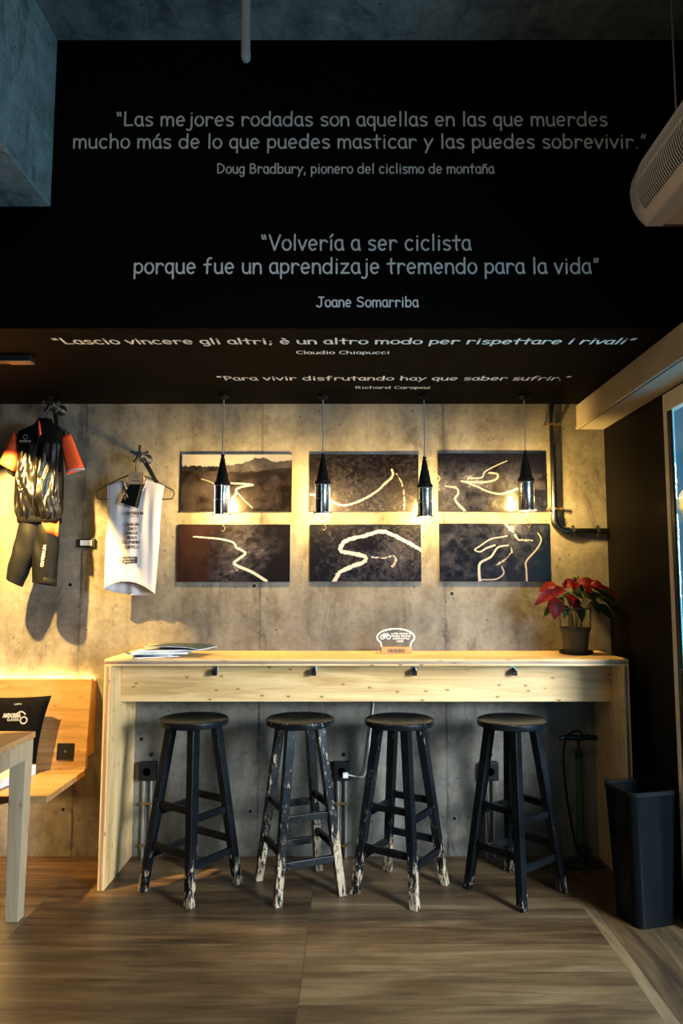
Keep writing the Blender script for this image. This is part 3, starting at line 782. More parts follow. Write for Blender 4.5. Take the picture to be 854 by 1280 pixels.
# ================================================================== PENDANT LAMPS
def pendant(x, y, zt, rz, label):
    """zt = top of the rubber cone"""
    t = thing('pendant_lamp', label, 'lamp', (x, y, ZS), 0, 'inspection lamps over the bar')
    z = zt-ZS
    b = MB(); b.lathe([(.001, 0), (.030, 0), (.030, -.012), (.022, -.022), (.008, -.030), (.001, -.032)], 24); b.build('ceiling_rose', M['rubber'], t)
    b = MB(); b.tube([(0, 0, -.028), (.002, 0, z*.5), (0, 0, z+.01)], .0035, 8); b.build('cord', M['cord'], t)
    b = MB(); b.lathe([(.004, z+.012), (.009, z+.010), (.010, z), (.0065, z-.006), (.012, z-.012), (.014, z-.034), (.017, z-.038), (.019, z-.062), (.023, z-.068), (.0255, z-.092), (.029, z-.098), (.033, z-.130), (.037, z-.138), (.043, z-.142), (.044, z-.152), (.040, z-.158), (.004, z-.158)], 28)
    b.build('rubber_handle', M['rubber'], t)
    zc, zb = z-.158, z-.318
    # half-round steel shield towards the room, open to the wall
    e = Matrix.Rotation(rz, 4, 'Z')
    b = MB(); a0, a1 = PI+math.radians(0)+rz, 2*PI+math.radians(0)+rz
    b.lathe([(.040, zc), (.0405, zc-.012), (.0385, zc-.016), (.0385, zb+.012), (.0405, zb+.008), (.0405, zb)], 24, a0=a0-.25, a1=a1+.25)
    b.build('shield', M['steel'], t, thick=.0012)
    b = MB()
    for zz in (zc-.004, (zc+zb)/2, zb+.002):
        b.tube([(.0425*math.cos(k*PI/16), .0425*math.sin(k*PI/16), zz) for k in range(33)], .0016, 6)
    for k in range(6):
        a = rz+k*PI/3+.26; c_, s_ = math.cos(a), math.sin(a)
        b.tube([(.0425*c_, .0425*s_, zc), (.0425*c_, .0425*s_, zb)], .0015, 6)
    for a in (rz, rz+PI/2):
        c_, s_ = math.cos(a), math.sin(a)
        b.tube(smooth_path([(.0425*c_, .0425*s_, zb), (.036*c_, .036*s_, zb-.018), (.016*c_, .016*s_, zb-.036), (0, 0, zb-.042), (-.016*c_, -.016*s_, zb-.036), (-.036*c_, -.036*s_, zb-.018), (-.0425*c_, -.0425*s_, zb)], 4), .0016, 6)
    b.box(-.051, -.041, -.005, .005, zb-.002, zb+.008); b.box(.041, .051, -.005, .005, zb-.002, zb+.008)
    b.build('cage', M['zinc'], t)
    b = MB(); q = smooth_path([(0, 0, zb-.042), (.004, 0, zb-.052), (.016, 0, zb-.066), (.017, 0, zb-.080), (.008, 0, zb-.088), (-.001, 0, zb-.082)], 5)
    b.tube(q, .0018, 6); b.build('hook', M['brass'], t)
    b = MB(); b.lathe([(.001, zc-.002), (.013, zc-.002), (.014, zc-.035), (.001, zc-.036)], 16); b.build('socket', M['black_plastic'], t)
    b = MB(); zb0 = zc-.036
    b.lathe([(.001, zb0), (.010, zb0-.003), (.012, zb0-.018), (.020, zb0-.036), (.0235, zb0-.054), (.021, zb0-.070), (.012, zb0-.080), (.001, zb0-.083)], 20)
    b.build('bulb', M['bulb'], t)
    return t
pendant(-.701, 3.86, 2.160, .35, 'first pendant lamp from the left, black cone and steel cage, before the mountain print')
pendant(-.158, 3.86, 2.166, .15, 'second pendant lamp from the left, before the left edge of the upper middle print')
pendant(.394, 3.86, 2.148, -.1, 'third pendant lamp from the left, hanging lowest, between two upper prints')
pendant(.942, 3.86, 2.182, -.3, 'fourth pendant lamp, rightmost and highest, before the switchback print')

# ================================================================== CONDUIT ON THE WALL
cnd = thing('wall_conduit', 'steel conduit pipe coming down the concrete wall and elbowing right', 'pipe', (0, 0, 0))
yc = YB-.030; R_ = .0165
b = MB(); b.tube([(1.142, yc, ZS-.001), (1.142, yc, 1.835)], R_, 18); b.build('upright_pipe', M['pipe_dark'], cnd)
b = MB(); b.tube([(1.142, yc, 1.86)]+[(1.142+.068-.068*math.cos(k*PI/16), yc, 1.835-.068*math.sin(k*PI/16)) for k in range(9)]+[(1.225, yc, 1.767)], .0215, 18); b.build('elbow', M['pipe_dark'], cnd)
b = MB(); b.tube([(1.22, yc, 1.767), (XR-.002, yc, 1.767)], R_, 18); b.build('level_pipe', M['pipe_dark'], cnd)
for x, z, ver in ((1.142, 2.376, 1), (1.142, 1.892, 1), (1.245, 1.767, 0), (1.385, 1.767, 0)):
    b = MB()
    if ver:
        b.tube([(x, yc, z-.006), (x, yc, z+.006)], R_+.004, 18)
        for s in (-1, 1):
            b.box(x+s*.030-.014, x+s*.030+.014, yc-.003, yc+.003, z-.006, z+.006)
            b.tube([(x+s*.038, yc-.012, z), (x+s*.038, YB-.001, z)], .005, 8); b.tube([(x+s*.038, yc-.016, z), (x+s*.038, yc-.006, z)], .009, 6)
    else:
        b.tube([(x-.007, yc, z), (x+.007, yc, z)], R_+.005, 18)
        for s in (-1, 1):
            b.tube([(x, yc-.008, z+s*.026), (x, YB-.001, z+s*.026)], .005, 8); b.box(x-.006, x+.006, yc-.005, yc+.003, z+min(0, s*.032), z+max(0, s*.032))
    b.build('pipe_clamp', M['brass'] if ver else M['dark_metal'], cnd)

# ================================================================== SOCKET BOXES UNDER THE BAR
def socket(x, label, plug=False):
    t = thing('socket_box', label, 'socket', (x, YB, 0), 0, 'socket boxes under the bar')
    b = MB(); b.box(-.046, .046, -.048, -.001, .408, .506); bx = b.build('box', M['black_plastic'], t, smooth=0, bevel=.006)
    b = MB(); b.lathe([(.001, 0), (.019, 0), (.021, .004), (.023, .004), (.023, 0)], 20); o = b.build('outlet_face', M['rubber'], bx); o.rotation_euler = (PI/2, 0, 0); o.location = (0, -.0482, .457)
    for s in (-.022, .020):
        b = MB(); b.tube([(s, -.018, .001), (s, -.018, .409)], .0085, 14); b.build('pipe', M['zinc'], t)
    for z in (.285, .065):
        b = MB(); b.box(-.038, .036, -.031, -.027, z-.006, z+.006); b.box(-.036, -.032, -.029, -.001, z-.005, z+.005); b.box(.031, .035, -.029, -.001, z-.005, z+.005)
        b.build('clamp', M['brass'], t, smooth=0)
    b = MB(); b.lathe([(.001, 0), (.010, 0), (.010, .010), (.001, .012)], 12); o = b.build('screw_cap', M['black_plastic'], t); o.rotation_euler = (PI/2, 0, 0); o.location = (.012, -.001, .54)
    return t
socket(-1.113, 'black socket box on two pipes under the bar, left, by the left side panel')
socket(-.054, 'black socket box on two pipes under the bar, between the second and third stools')
socket(.752, 'black socket box on two pipes under the bar, behind the fourth stool')
pc = thing('power_cable', 'white cable with a white plug in the middle socket box under the bar', 'cable', (0, 0, 0))
b = MB(); b.tube(smooth_path([(-.02, 4.012, .443), (.03, 4.02, .432), (.066, 4.03, .434), (.088, 4.045, .50), (.100, 4.055, .64), (.118, 4.058, .80), (.13, 4.058, 1.06)], 8), .0035, 8); b.build('lead', M['white_cable'], pc)
b = MB(); b.box(-.050, -.020, 3.999, 4.0215, .428, .456); b.build('plug', M['white_cable'], pc, smooth=0, bevel=.003)

# ================================================================== THINGS ON THE BAR
# poinsettia-like plant
PX, PY = 1.197, 3.90
pl = thing('potted_plant', 'red and green leafy plant in an olive pot at the right end of the bar', 'plant', (PX, PY, ZT))
b = MB(); b.lathe([(.001, 0), (.080, 0), (.088, .006), (.090, .018), (.084, .018), (.080, .008), (.001, .007)], 32); b.build('saucer', M['black_plastic'], pl)
b = MB(); b.lathe([(.001, .008), (.056, .008), (.060, .012), (.073, .118), (.078, .120), (.078, .136), (.072, .136), (.069, .118), (.001, .116)], 32); pot = b.build('pot', M['pot'], pl)
b = MB(); b.lathe([(.001, .124), (.0700, .122), (.0690, .117), (.001, .117)], 24); b.build('soil', M['soil'], pot)
b = MB()
for zz, r in ((.138, .082), (.240, .086)):
    b.tube([(r*math.cos(k*PI/20), r*math.sin(k*PI/20), zz) for k in range(41)], .0028, 6)
for k in range(4):
    a = k*PI/2+PI/4+.12; b.tube([(.081*math.cos(a), .081*math.sin(a), .125), (.086*math.cos(a), .086*math.sin(a), .242)], .0032, 6)
b.build('wire_support', M['dark_metal'], pl)
def leaf(mb, base, tip, width, droop=.02, up=(0, 0, 1), twist=0.):
    base, tip = Vector(base), Vector(tip); d = tip-base; L = d.length; d.normalize()
    side = d.cross(Vector((.15, -.85, .5))).normalized(); nrm = side.cross(d).normalized()
    side = (Matrix.Rotation(twist, 3, d) @ side); nrm = (Matrix.Rotation(twist, 3, d) @ nrm)
    n = 9; R = []
    for i in range(n+1):
        t = i/n; w = width*(math.sin(PI*min(1, t*1.010))**.75)*(1-.35*t)+.0008 if 0 < t < 1 else .0008
        c = base+d*L*t-Vector((0, 0, droop))*t*t+nrm*.012*math.sin(t*PI)
        R.append([c-side*w-nrm*w*-.22, c-side*w*.5-nrm*w*-.06, c, c+side*w*.5-nrm*w*-.06, c+side*w-nrm*w*-.22])
    mb.loft(R, cap=False, closed=False)
def XZ(px, pz, dy=0): return (px-PX, dy, pz-ZT)
stems = MB()
tips = [((1.07, 1.425, -.05), .006), ((1.135, 1.475, .01), .006), ((1.205, 1.49, -.02), .006), ((1.285, 1.475, .03), .006), ((1.33, 1.44, -.04), .005), ((1.37, 1.40, .0), .005), ((1.24, 1.42, -.06), .005), ((1.10, 1.37, .04), .005), ((1.18, 1.40, .06), .005)]
for (x, z, dy), r in tips:
    bx = (x-PX)*.18; q = XZ(x, z, dy)
    stems.tube(smooth_path([(bx, dy*.2, .116), (bx*1.6, dy*.5, .22), q], 6), [r*.8]*6+[r*.6]*7, 8)
stems.build('stems', M['stem'], pl)
rl = MB()
for bs, tp, w, dr in [
    ((1.085, 1.44, -.06), (.955, 1.372, -.10), .034, .012), ((1.10, 1.46, -.03), (1.01, 1.44, .02), .036, .01), ((1.075, 1.405, -.06), (1.065, 1.285, -.08), .048, .0),
    ((1.13, 1.465, -.02), (1.205, 1.478, -.05), .034, .012), ((1.19, 1.475, .0), (1.12, 1.46, -.05), .030, .012), ((1.21, 1.48, -.03), (1.305, 1.475, -.07), .034, .02),
    ((1.25, 1.475, -.03), (1.365, 1.435, -.05), .036, .015), ((1.30, 1.45, .02), (1.43, 1.42, -.01), .030, .02), ((1.20, 1.485, .0), (1.17, 1.44, -.09), .030, .02),
    ((1.12, 1.45, -.05), (1.05, 1.41, -.09), .030, .01), ((1.26, 1.47, -.06), (1.33, 1.455, -.10), .030, .012), ((1.23, 1.46, -.05), (1.25, 1.425, -.11), .026, .01), ((1.10, 1.40, .02), (1.075, 1.33, .05), .034, .01),
    ((1.16, 1.42, -.04), (1.155, 1.36, -.08), .030, .01), ((1.20, 1.40, -.03), (1.17, 1.335, -.07), .026, .01), ((1.34, 1.42, .03), (1.425, 1.36, .0), .040, .02), ((1.27, 1.48, .05), (1.24, 1.49, .13), .035, .01)]:
    leaf(rl, XZ(*bs), XZ(*tp), w, dr)
rl.build('red_leaves', M['red_leaf'], pl, smooth=60)
gr = MB()
for bs, tp, w, dr in [
    ((1.09, 1.37, -.02), (1.01, 1.315, -.06), .022, .02), ((1.30, 1.45, -.05), (1.375, 1.39, -.08), .032, .01), ((1.22, 1.43, -.06), (1.285, 1.385, -.10), .034, .01),
    ((1.36, 1.38, -.02), (1.438, 1.295, -.05), .030, .01), ((1.30, 1.36, -.03), (1.375, 1.30, -.06), .036, .015), ((1.20, 1.36, -.04), (1.21, 1.28, -.08), .030, .01),
    ((1.12, 1.42, -.02), (1.16, 1.39, -.07), .028, .01), ((1.17, 1.45, -.05), (1.20, 1.41, -.10), .024, .01), ((1.27, 1.38, -.05), (1.30, 1.32, -.09), .028, .01), ((1.14, 1.36, -.03), (1.12, 1.30, -.06), .026, .01), ((1.33, 1.43, .0), (1.40, 1.345, -.03), .036, .01),
    ((1.23, 1.46, .03), (1.27, 1.41, .09), .036, .02), ((1.15, 1.40, .03), (1.11, 1.34, .08), .034, .02), ((1.32, 1.40, .03), (1.40, 1.39, .09), .036, .03), ((1.25, 1.40, -.03), (1.32, 1.42, -.06), .028, .01), ((1.185, 1.43, .02), (1.225, 1.40, -.05), .030, .01)]:
    leaf(gr, XZ(*bs), XZ(*tp), w, dr)
gr.build('green_leaves', M['green_leaf'], pl, smooth=60)
b = MB()
for x, z in ((1.205, 1.497), (1.215, 1.505), (1.196, 1.503), (1.26, 1.488)):
    b.lathe([(.0005, -.008), (.008, -.003), (.009, .004), (.0005, .010)], 10, XZ(x, z, -.010))
b.build('flower_buds', M['stem'], pl)

# lit acrylic sign
sg = thing('acrylic_sign', 'lit clear acrylic sign with a bicycle on a small wooden base, on the bar', 'sign', (.238, 3.905, ZT))
b = MB(); b.box(-.081, .081, -.022, .022, 0, .037); ba = b.build('base', M['base_wood'], sg, smooth=0, bevel=.002)
b = MB(); [b.box(-.046+.0075*k, -.0425+.0075*k+.0008*(k % 3), -.0226, -.022, .009, .028-.002*(k % 2)) for k in range(12)]; b.build('base_lettering', M['ink'], ba, smooth=0)
out = [(-.078, .037)]+[(-.003+.100*math.cos(math.radians(a)), .087+.045*math.sin(math.radians(a))) for a in range(215, -36, -8)]+[(.074, .037)]
out = [Vector((x, z, 0)) for x, z in out]
b = MB(); b.prism([(p.x, p.y) for p in out], 'Y', -.0025, .0025); ac = b.build('acrylic_panel', M['acrylic'], sg, smooth=0)
b = MB(); b.tube([(p.x, 0, p.y) for p in out], .0032, 8); b.build('lit_edge', M['edge_glow'], ac)
b = MB(); ye = -.0032
for i, (w, z, x) in enumerate(((.112, .103, -.026), (.100, .090, -.024), (.090, .077, -.018), (.044, .063, .002))):
    scribble(b, (x, ye, z), X, Z, w, .0070, .0014, i+9)
for cx_ in (-.074, -.042):
    for k in range(24):
        a0, a1 = 2*PI*k/24, 2*PI*(k+1)/24
        b.add([(cx_+r*math.cos(a), ye, .089+r*math.sin(a)) for a in (a0, a1) for r in (.0095, .0125)], [(0, 1, 3, 2)])
def seg(p, q, w):
    p, q = Vector((p[0], ye, p[1])), Vector((q[0], ye, q[1])); e = Y.cross(q-p).normalized()*w/2
    b.add([p-e, q-e, q+e, p+e], [(0, 1, 2, 3)])
for p, q in (((-.074, .089), (-.066, .103)), ((-.066, .103), (-.048, .103)), ((-.048, .103), (-.060, .089)), ((-.060, .089), (-.074, .089)), ((-.066, .103), (-.060, .089)), ((-.042, .089), (-.049, .108)), ((-.049, .108), (-.043, .110)), ((-.068, .107), (-.062, .107)), ((-.066, .103), (-.0645, .107))): seg(p, q, .0026)
b.build('engraving', M['edge_glow'], ac, smooth=0)
b = MB(); b.tube(smooth_path([(-.081, .012, .012), (-.10, .014, .016), (-.112, .016, .006), (-.10, .04, .004), (-.06, .10, .004), (-.02, .155, .004)], 6), .0022, 6); b.build('lead', M['white_cable'], sg)

# magazines
def magazine(name, x, y, z, w, d, th, rz, cover, label, grp='magazines on the bar', curl=0.0):
    t = thing(name, label, 'magazine', (x, y, z), math.radians(rz), grp)
    def slab(z0, z1, inset):
        mb = MB(); n = 10; R = []
        for i in range(n+1):
            xx = -w/2+inset*.3+(w-inset)*i/n; c_ = curl*(max(0, i/n-.55)/.45)**2
            R.append([Vector((xx, -d/2+inset, z0+c_)), Vector((xx, d/2-inset, z0+c_)), Vector((xx, d/2-inset, z1+c_)), Vector((xx, -d/2+inset, z1+c_))])
        mb.loft(R); return mb
    slab(.0006, th-.0006, .0015).build('pages', M['paper'], t, smooth=30)
    slab(th-.0006, th, 0).build('front_cover', cover, t, smooth=30)
    slab(0, .0006, 0).build('back_cover', cover, t, smooth=30)
    return t
z = ZT+.0005
magazine('magazine', -1.055, 3.83, z, .225, .30, .006, 28, M['cover_dark'], 'dark magazine lying lowest at the left end of the bar')
magazine('magazine', -1.005, 3.87, z+.0065, .22, .29, .009, -12, M['cover_dark'], 'black-covered magazine second lowest in the loose pile on the bar')
magazine('magazine', -.985, 3.80, z+.016, .28, .20, .010, 4, M['paper'], 'thick white magazine showing its page edge at the front of the pile')
magazine('magazine', -.945, 3.84, z+.0265, .28, .20, .008, 12, M['cover_grey'], 'grey-covered magazine in the upper part of the pile on the bar')
magazine('magazine', -.885, 3.84, z+.048, .29, .21, .005, -14, M['cover_blue'], 'teal-black glossy magazine lying topmost and farthest right on the pile', curl=-.012)
magazine('magazine', -1.01, 3.95, z+.0365, .20, .15, .006, 8, M['cover_brown'], 'small tan booklet at the back of the magazine pile on the bar')

# ================================================================== HANGING CLOTHES
def crank(x, z, ang, label):
    t = thing('crank_hook', label, 'hook', (x, YB, z), 0, 'bicycle cranks used as coat hooks')
    yv = -.16
    b = MB(); b.tube([(0, -.0008, 0), (0, yv, 0)], .012, 16); b.tube([(0, -.0008, 0), (0, -.008, 0)], .030, 20); b.build('spindle', M['chrome'], t)
    b = MB()
    b.tube([(0, yv-.014, 0), (0, yv+.014, 0)], .019, 18)
    for k in range(5):
        a = k*2*PI/5+.3; c_, s_ = math.cos(a), math.sin(a)
        b.bar((.014*c_, yv, .014*s_), (.044*c_, yv, .044*s_), .013, .009, up=(0, 1, 0), w2=.010)
        b.tube([(.046*c_, yv-.006, .046*s_), (.046*c_, yv+.006, .046*s_)], .008, 10)
    b.build('spider', M['chrome'], t)
    a = math.radians(ang); c_, s_ = math.cos(a), math.sin(a)
    b = MB(); b.bar((.010*c_, yv+.048, .010*s_), (.165*c_, yv+.050, .165*s_), .026, .016, up=(0, 1, 0), w2=.020)
    b.tube([(.167*c_, yv+.038, .167*s_), (.167*c_, yv+.062, .167*s_)], .014, 14); b.build('crank_arm', M['steel'], t, bevel=.003)
    return t
crank(-1.668, 2.462, -80, 'bicycle crank on the wall holding the black and orange cycling kit')
crank(-1.168, 2.178, -60, 'bicycle crank on the wall holding the white sleeveless shirt')

def hanger(x, y, ztip, span, drop, label):
    t = thing('clothes_hanger', label, 'hanger', (x, y, ztip), 0, 'black clothes hangers')
    b = MB(); q = smooth_path([(-.022, 0, .002), (-.012, 0, .014), (.004, 0, .017), (.014, 0, .004), (.008, 0, -.018), (.0, 0, -.04), (0, 0, -.085)], 6)
    b.tube(q, .0028, 8); b.build('hook', M['dark_metal'], t)
    h = span/2; z0 = -.085
    b = MB(); b.tube(smooth_path([(0, 0, z0), (-h*.5, 0, z0-drop*.45), (-h*.86, 0, z0-drop*.86), (-h, 0, z0-drop*1.06), (-h*.98, 0, z0-drop*1.35), (-h*.86, 0, z0-drop*1.48), (0, 0, z0-drop*1.5), (h*.86, 0, z0-drop*1.48), (h*.98, 0, z0-drop*1.35), (h, 0, z0-drop*1.06), (h*.86, 0, z0-drop*.86), (h*.5, 0, z0-drop*.45), (0, 0, z0)], 6), .0036, 8)
    b.build('shoulder_wire', M['dark_metal'], t)
    return t
GY = 3.875
hanger(-1.680, GY+.02, 2.452, .25, .07, 'black hanger carrying the cycling vest and jersey at far left')
hanger(-1.192, 3.93, 2.168, .425, .10, 'thin black wire hanger carrying the white sleeveless shirt')

def garment(rows, n=64, front=None):
    """rows: (z, xc, half width, half depth); returns rings of a soft tube. front(theta,z,i) -> extra radial offset"""
    R = []
    for i, (z, xc, hw, hd) in enumerate(rows):
        r = []
        for k in range(n):
            a = 2*PI*k/n; c_, s_ = math.cos(a), math.sin(a)
            ex = math.copysign(abs(c_)**.8, c_)*hw; ey = math.copysign(abs(s_)**.9, s_)*hd
            o = front(a, z, i) if front else 0
            r.append(Vector((xc+ex+o*c_*.25, ey+o*s_, z)))
        R.append(r)
    return R
def interp_rows(keys, n):
    out = []; zs = [k[0] for k in keys]
    for i in range(n+1):
        z = zs[0]+(zs[-1]-zs[0])*i/n
        for j in range(len(keys)-1):
            a, b_ = keys[j], keys[j+1]
            if (a[0] >= z >= b_[0]) or (a[0] <= z <= b_[0]):
                t = (z-a[0])/(b_[0]-a[0]+1e-9); t2 = t*t*(3-2*t)*.5+t*.5
                out.append((z,)+tuple(a[q]+(b_[q]-a[q])*t2 for q in (1, 2, 3))); break
    return out
# cycling vest: gathered glossy body
vx = -1.695
vest = thing('cycling_vest', 'black glossy sleeveless cycling vest hanging at far left over an orange jersey', 'vest', (vx, GY, 0))
def folds(a, z, i):
    s_ = math.sin(a); k = max(0, (2.262-z)/.44); u = (a-1.5*PI)*(1.0-.45*min(1, k))
    fan = abs(u)
    w = .9*math.sin(u*7.0+3.0*math.sin(z*7+u*1.3)+1)*math.sin(z*5+1+2*math.sin(u*3))
    w += .75*math.sin(fan*16-z*26+2*math.sin(z*11))*(.4+.6*math.sin(z*14+u*4)**2)
    w += .45*math.sin(u*23+2.5*math.sin(z*17))*min(1, k)
    pinch = .020*math.exp(-((k-1.0)/.10)**2)*math.sin(a*22)*.35
    zip_ = -.012*math.exp(-(u/.09)**2)
    w += .35*math.sin(a*31+4*math.sin(z*19+a*3))*math.sin(z*33+a*5)
    return (.003+.0105*min(1, k*1.6))*w*(.35+.65*abs(s_))+zip_+pinch
keys = [(2.352, .012, .038, .030), (2.335, .012, .050, .040), (2.315, .008, .086, .046), (2.296, 0, .122, .048), (2.27, -.002, .126, .052), (2.17, -.002, .122, .062), (2.05, -.003, .129, .070), (1.93, .0, .128, .072), (1.86, .003, .124, .066), (1.822, .006, .113, .052)]
b = MB(); b.loft(garment(interp_rows(keys, 90), 120, folds), cap=True); b.build('body', M['vest'], vest, smooth=70)
b = MB(); b.loft(garment([(1.826, .006, .113, .052), (1.822, .006, .118, .056), (1.812, .007, .118, .056), (1.800, .008, .116, .055), (1.795, .008, .108, .050)], 72, lambda a, z, i: .0025*math.sin(a*36))); b.build('waist_elastic', M['vest_matte'], vest, smooth=70)
# matte yoke front panels at the shoulders
b = MB(); kk = [(2.356, .012, .040, .032), (2.338, .012, .052, .042), (2.318, .008, .088, .049), (2.298, 0, .1245, .051), (2.272, -.002, .1285, .055), (2.225, -.002, .1265, .060)]
b.loft(garment(interp_rows(kk, 24), 96), cap=False); b.build('yoke', M['vest_matte'], vest, smooth=70)
b = MB(); b.tube([(.006+.004*math.sin(k), -.052-.024*min(1, k/5)-(.003 if k > 2 else 0), 2.335-k*.042) for k in range(12)]+[(.008, -.060, 1.83)], .0035, 6); b.build('zipper', M['shorts'], vest)
b = MB(); yl = -.0625
write(b, 'CRITERIUM', (-.088, yl-.008, 2.228), X, Z, .062, .010, .0022)
for k in range(20):
    a0, a1 = 2*PI*k/20, 2*PI*(k+1)/20
    b.add([(-.056+r*math.cos(a), yl-.008, 2.256+r*math.sin(a)) for a in (a0, a1) for r in (.010, .0125)], [(0, 1, 3, 2)])
b.build('chest_print', plain('bronze_print', (.30, .24, .18), .5), vest, smooth=0)
# orange jersey underneath: sleeves, collar, hem
jer = thing('cycling_jersey', 'orange cycling jersey whose short sleeves show beneath the black vest', 'jersey', (vx, GY, 0))
def sleeve(p_top, p_bot, r0, r1, flat, tilt):
    b = MB(); p0, p1 = Vector(p_top), Vector(p_bot); R = []
    ax = (p1-p0).normalized(); side = ax.cross(Vector((0, 1, 0))).normalized()
    for i in range(13):
        t = i/12; c_ = p0.lerp(p1, t); r = r0+(r1-r0)*t; 
        R.append([c_+side*math.cos(2*PI*k/28)*r*(1+.04*math.sin(3*k+i))+Vector((0, 1, 0))*math.sin(2*PI*k/28)*r*flat+ax*(tilt*math.cos(2*PI*k/28)) for k in range(28)])
    b.loft(R, cap=False); return b
sl_ = sleeve((-.130, .0, 2.275), (-.176, -.012, 2.100), .030, .047, .50, .012); o = sl_.build('sleeve', M['orange'], jer, smooth=70, thick=.002)
sr_ = sleeve((.130, .0, 2.275), (.196, -.012, 2.082), .030, .048, .50, -.004); o = sr_.build('sleeve', M['orange'], jer, smooth=70, thick=.002)
b = sleeve((-.150, .012, 2.150), (-.166, .012, 2.066), .030, .020, .7, .01); b.build('cuff_lining', M['vest_matte'], jer, smooth=70, thick=.002)
b = sleeve((.1955, -.012, 2.088), (.196, -.012, 2.080), .0485, .0485, .50, -.004); b.build('cuff_trim', M['white_knit'], jer, smooth=70, thick=.002)
b = MB(); b.loft(garment([(2.37, .014, .036, .030), (2.35, .013, .039, .034), (2.325, .012, .050, .040)], 40, lambda a, z, i: -.004*math.exp(-((a-1.5*PI)/.25)**2)), cap=False); b.build('collar', M['vest_matte'], jer, smooth=70, thick=.002)
b = MB(); b.add([(-.002, -.052, 2.352), (.010, -.054, 2.345), (.024, -.060, 2.275), (.016, -.061, 2.262), (.004, -.058, 2.30)], [(0, 1, 2, 3, 4)]); b.build('collar_placket', M['orange'], jer, thick=.003)
b = MB(); n = 9
R = [[Vector((.040+.082*t, -.052+.03*t+.004*math.sin(t*9), 1.806)), Vector((.050+.074*t, -.055+.03*t+.006*math.sin(t*9+1), 1.775-.018*t)), Vector((.066+.058*t, -.052+.03*t+.004*math.sin(t*9+2), 1.748-.026*t))] for t in [k/n for k in range(n+1)]]
b.loft(R, cap=False, closed=False); b.build('hem', M['orange'], jer, smooth=60, thick=.003)
# bib shorts
sh = thing('cycling_shorts', 'black cycling shorts hanging below the vest at far left', 'shorts', (vx, GY, 0))
def leg(keys_, mat, tilt):
    rows = interp_rows(keys_, 40); R = []
    for q, (z, xc, hw, hd) in enumerate(rows):
        t = q/40
        R.append([Vector((xc+math.copysign(abs(math.cos(2*PI*k/48))**.85, math.cos(2*PI*k/48))*hw, math.sin(2*PI*k/48)*hd*(1+.05*math.sin(4*PI*k/24+z*22)+.03*math.sin(z*45+k*.5)), z+tilt*t*t*math.cos(2*PI*k/48))) for k in range(48)])
    b = MB(); b.loft(R, cap=False); return b.build('leg', mat, sh, smooth=70, thick=.0025)
l1 = leg([(1.815, -.036, .060, .042), (1.74, -.042, .066, .048), (1.64, -.062, .066, .050), (1.55, -.094, .054, .046), (1.480, -.112, .041, .040)], M['shorts'], -.024)
l2 = leg([(1.815, .052, .056, .042), (1.74, .050, .064, .048), (1.64, .046, .068, .050), (1.55, .046, .064, .050), (1.472, .048, .061, .047)], M['shorts_dark'], -.012)
b = MB(); b.loft([[Vector((.048+.0625*math.cos(2*PI*k/48)*(1+.003*r), .0485*math.sin(2*PI*k/48)-.0005, z-.012*math.cos(2*PI*k/48))) for k in range(48)] for r, z in enumerate((1.512, 1.490, 1.470))], cap=False); b.build('leg_band', M['shorts'], sh, smooth=70, thick=.002)
b = MB(); write(b, 'CRITERIUM', (.060, -.0545, 1.560), Vector((.10, 0, .995)), Vector((-.995, 0, .10)), .118, .014, .0036); b.build('leg_print', plain('grey_leg_ink', (.34, .34, .35), .7), l2, smooth=0)

# white sleeveless shirt
ws = thing('sleeveless_shirt', 'white sleeveless shirt with printed list, hanging from the crank left of the prints', 'shirt', (-1.195, 3.93, 0))
def shirt_sheet(y0, neck_drop, hem, sag):
    """front or back sheet as a grid; neck_drop lowers the middle of the top edge"""
    nx, nz = 40, 46; R = []
    for j in range(nz+1):
        t = j/nz; row = []
        for i in range(nx+1):
            s = i/nx*2-1
            if abs(s) < .40: ztop = 2.040-neck_drop*(1-(s/.40)**2)**.6
            else: ztop = 2.040-.030*((abs(s)-.40)/.60)
            zb_ = 1.418+.016*s*s+hem*(1-s*s)+.012*s*-1
            z = ztop+(zb_-ztop)*t
            if z > 1.93: hw = .147+.010*((z-1.93)/.10)**1.5
            elif z > 1.70: hw = .147-.004*math.sin((1.93-z)/.23*PI)
            else: hw = .147-.008*((1.70-z)/.28)
            xc = .006-.018*(2.04-z)/.62
            fold = (.006*math.sin(s*7+1.5)+.004*math.sin(s*13+z*5))*min(1, t*2.5)
            bulge = (1-s*s)**.5 if abs(s) < 1 else 0
            row.append(Vector((xc+s*hw, y0*(.35+.65*min(1, t*2))*bulge*sag-fold*bulge, z)))
        R.append(row)
    return R
b = MB(); b.loft(shirt_sheet(-.036, .085, .070, 1), cap=False, closed=False); fs_ = b.build('front', M['white_knit'], ws, smooth=70, thick=.0015)
b = MB(); b.loft(shirt_sheet(.034, .022, -.004, 1), cap=False, closed=False); b.build('back', M['white_knit'], ws, smooth=70, thick=.0015)
fr_ = shirt_sheet(-.036, .085, .070, 1); bk_ = shirt_sheet(.034, .022, -.004, 1)
b = MB(); b.tube([v+Vector((0, -.001, 0)) for v in fr_[-1]], .0030, 6); b.tube([v for v in bk_[-1]], .0030, 6); b.build('hem', M['white_knit'], ws)
b = MB(); b.tube([v+Vector((0, -.001, 0)) for v in fr_[0][12:29]], .0036, 6); b.build('neck_binding', M['white_knit'], ws)
for col_ in (0, -1):
    b = MB(); b.tube([r[col_] for r in fr_[:16]], .0035, 6); b.build('armhole_binding', M['white_knit'], ws)
b = MB(); yp = -.0485; kx_ = Vector((1, 0, -.01))
def line_(s, xm, z, w, h, st): write(b, s, (xm-w/2, yp, z), X, Z, w, h, st)
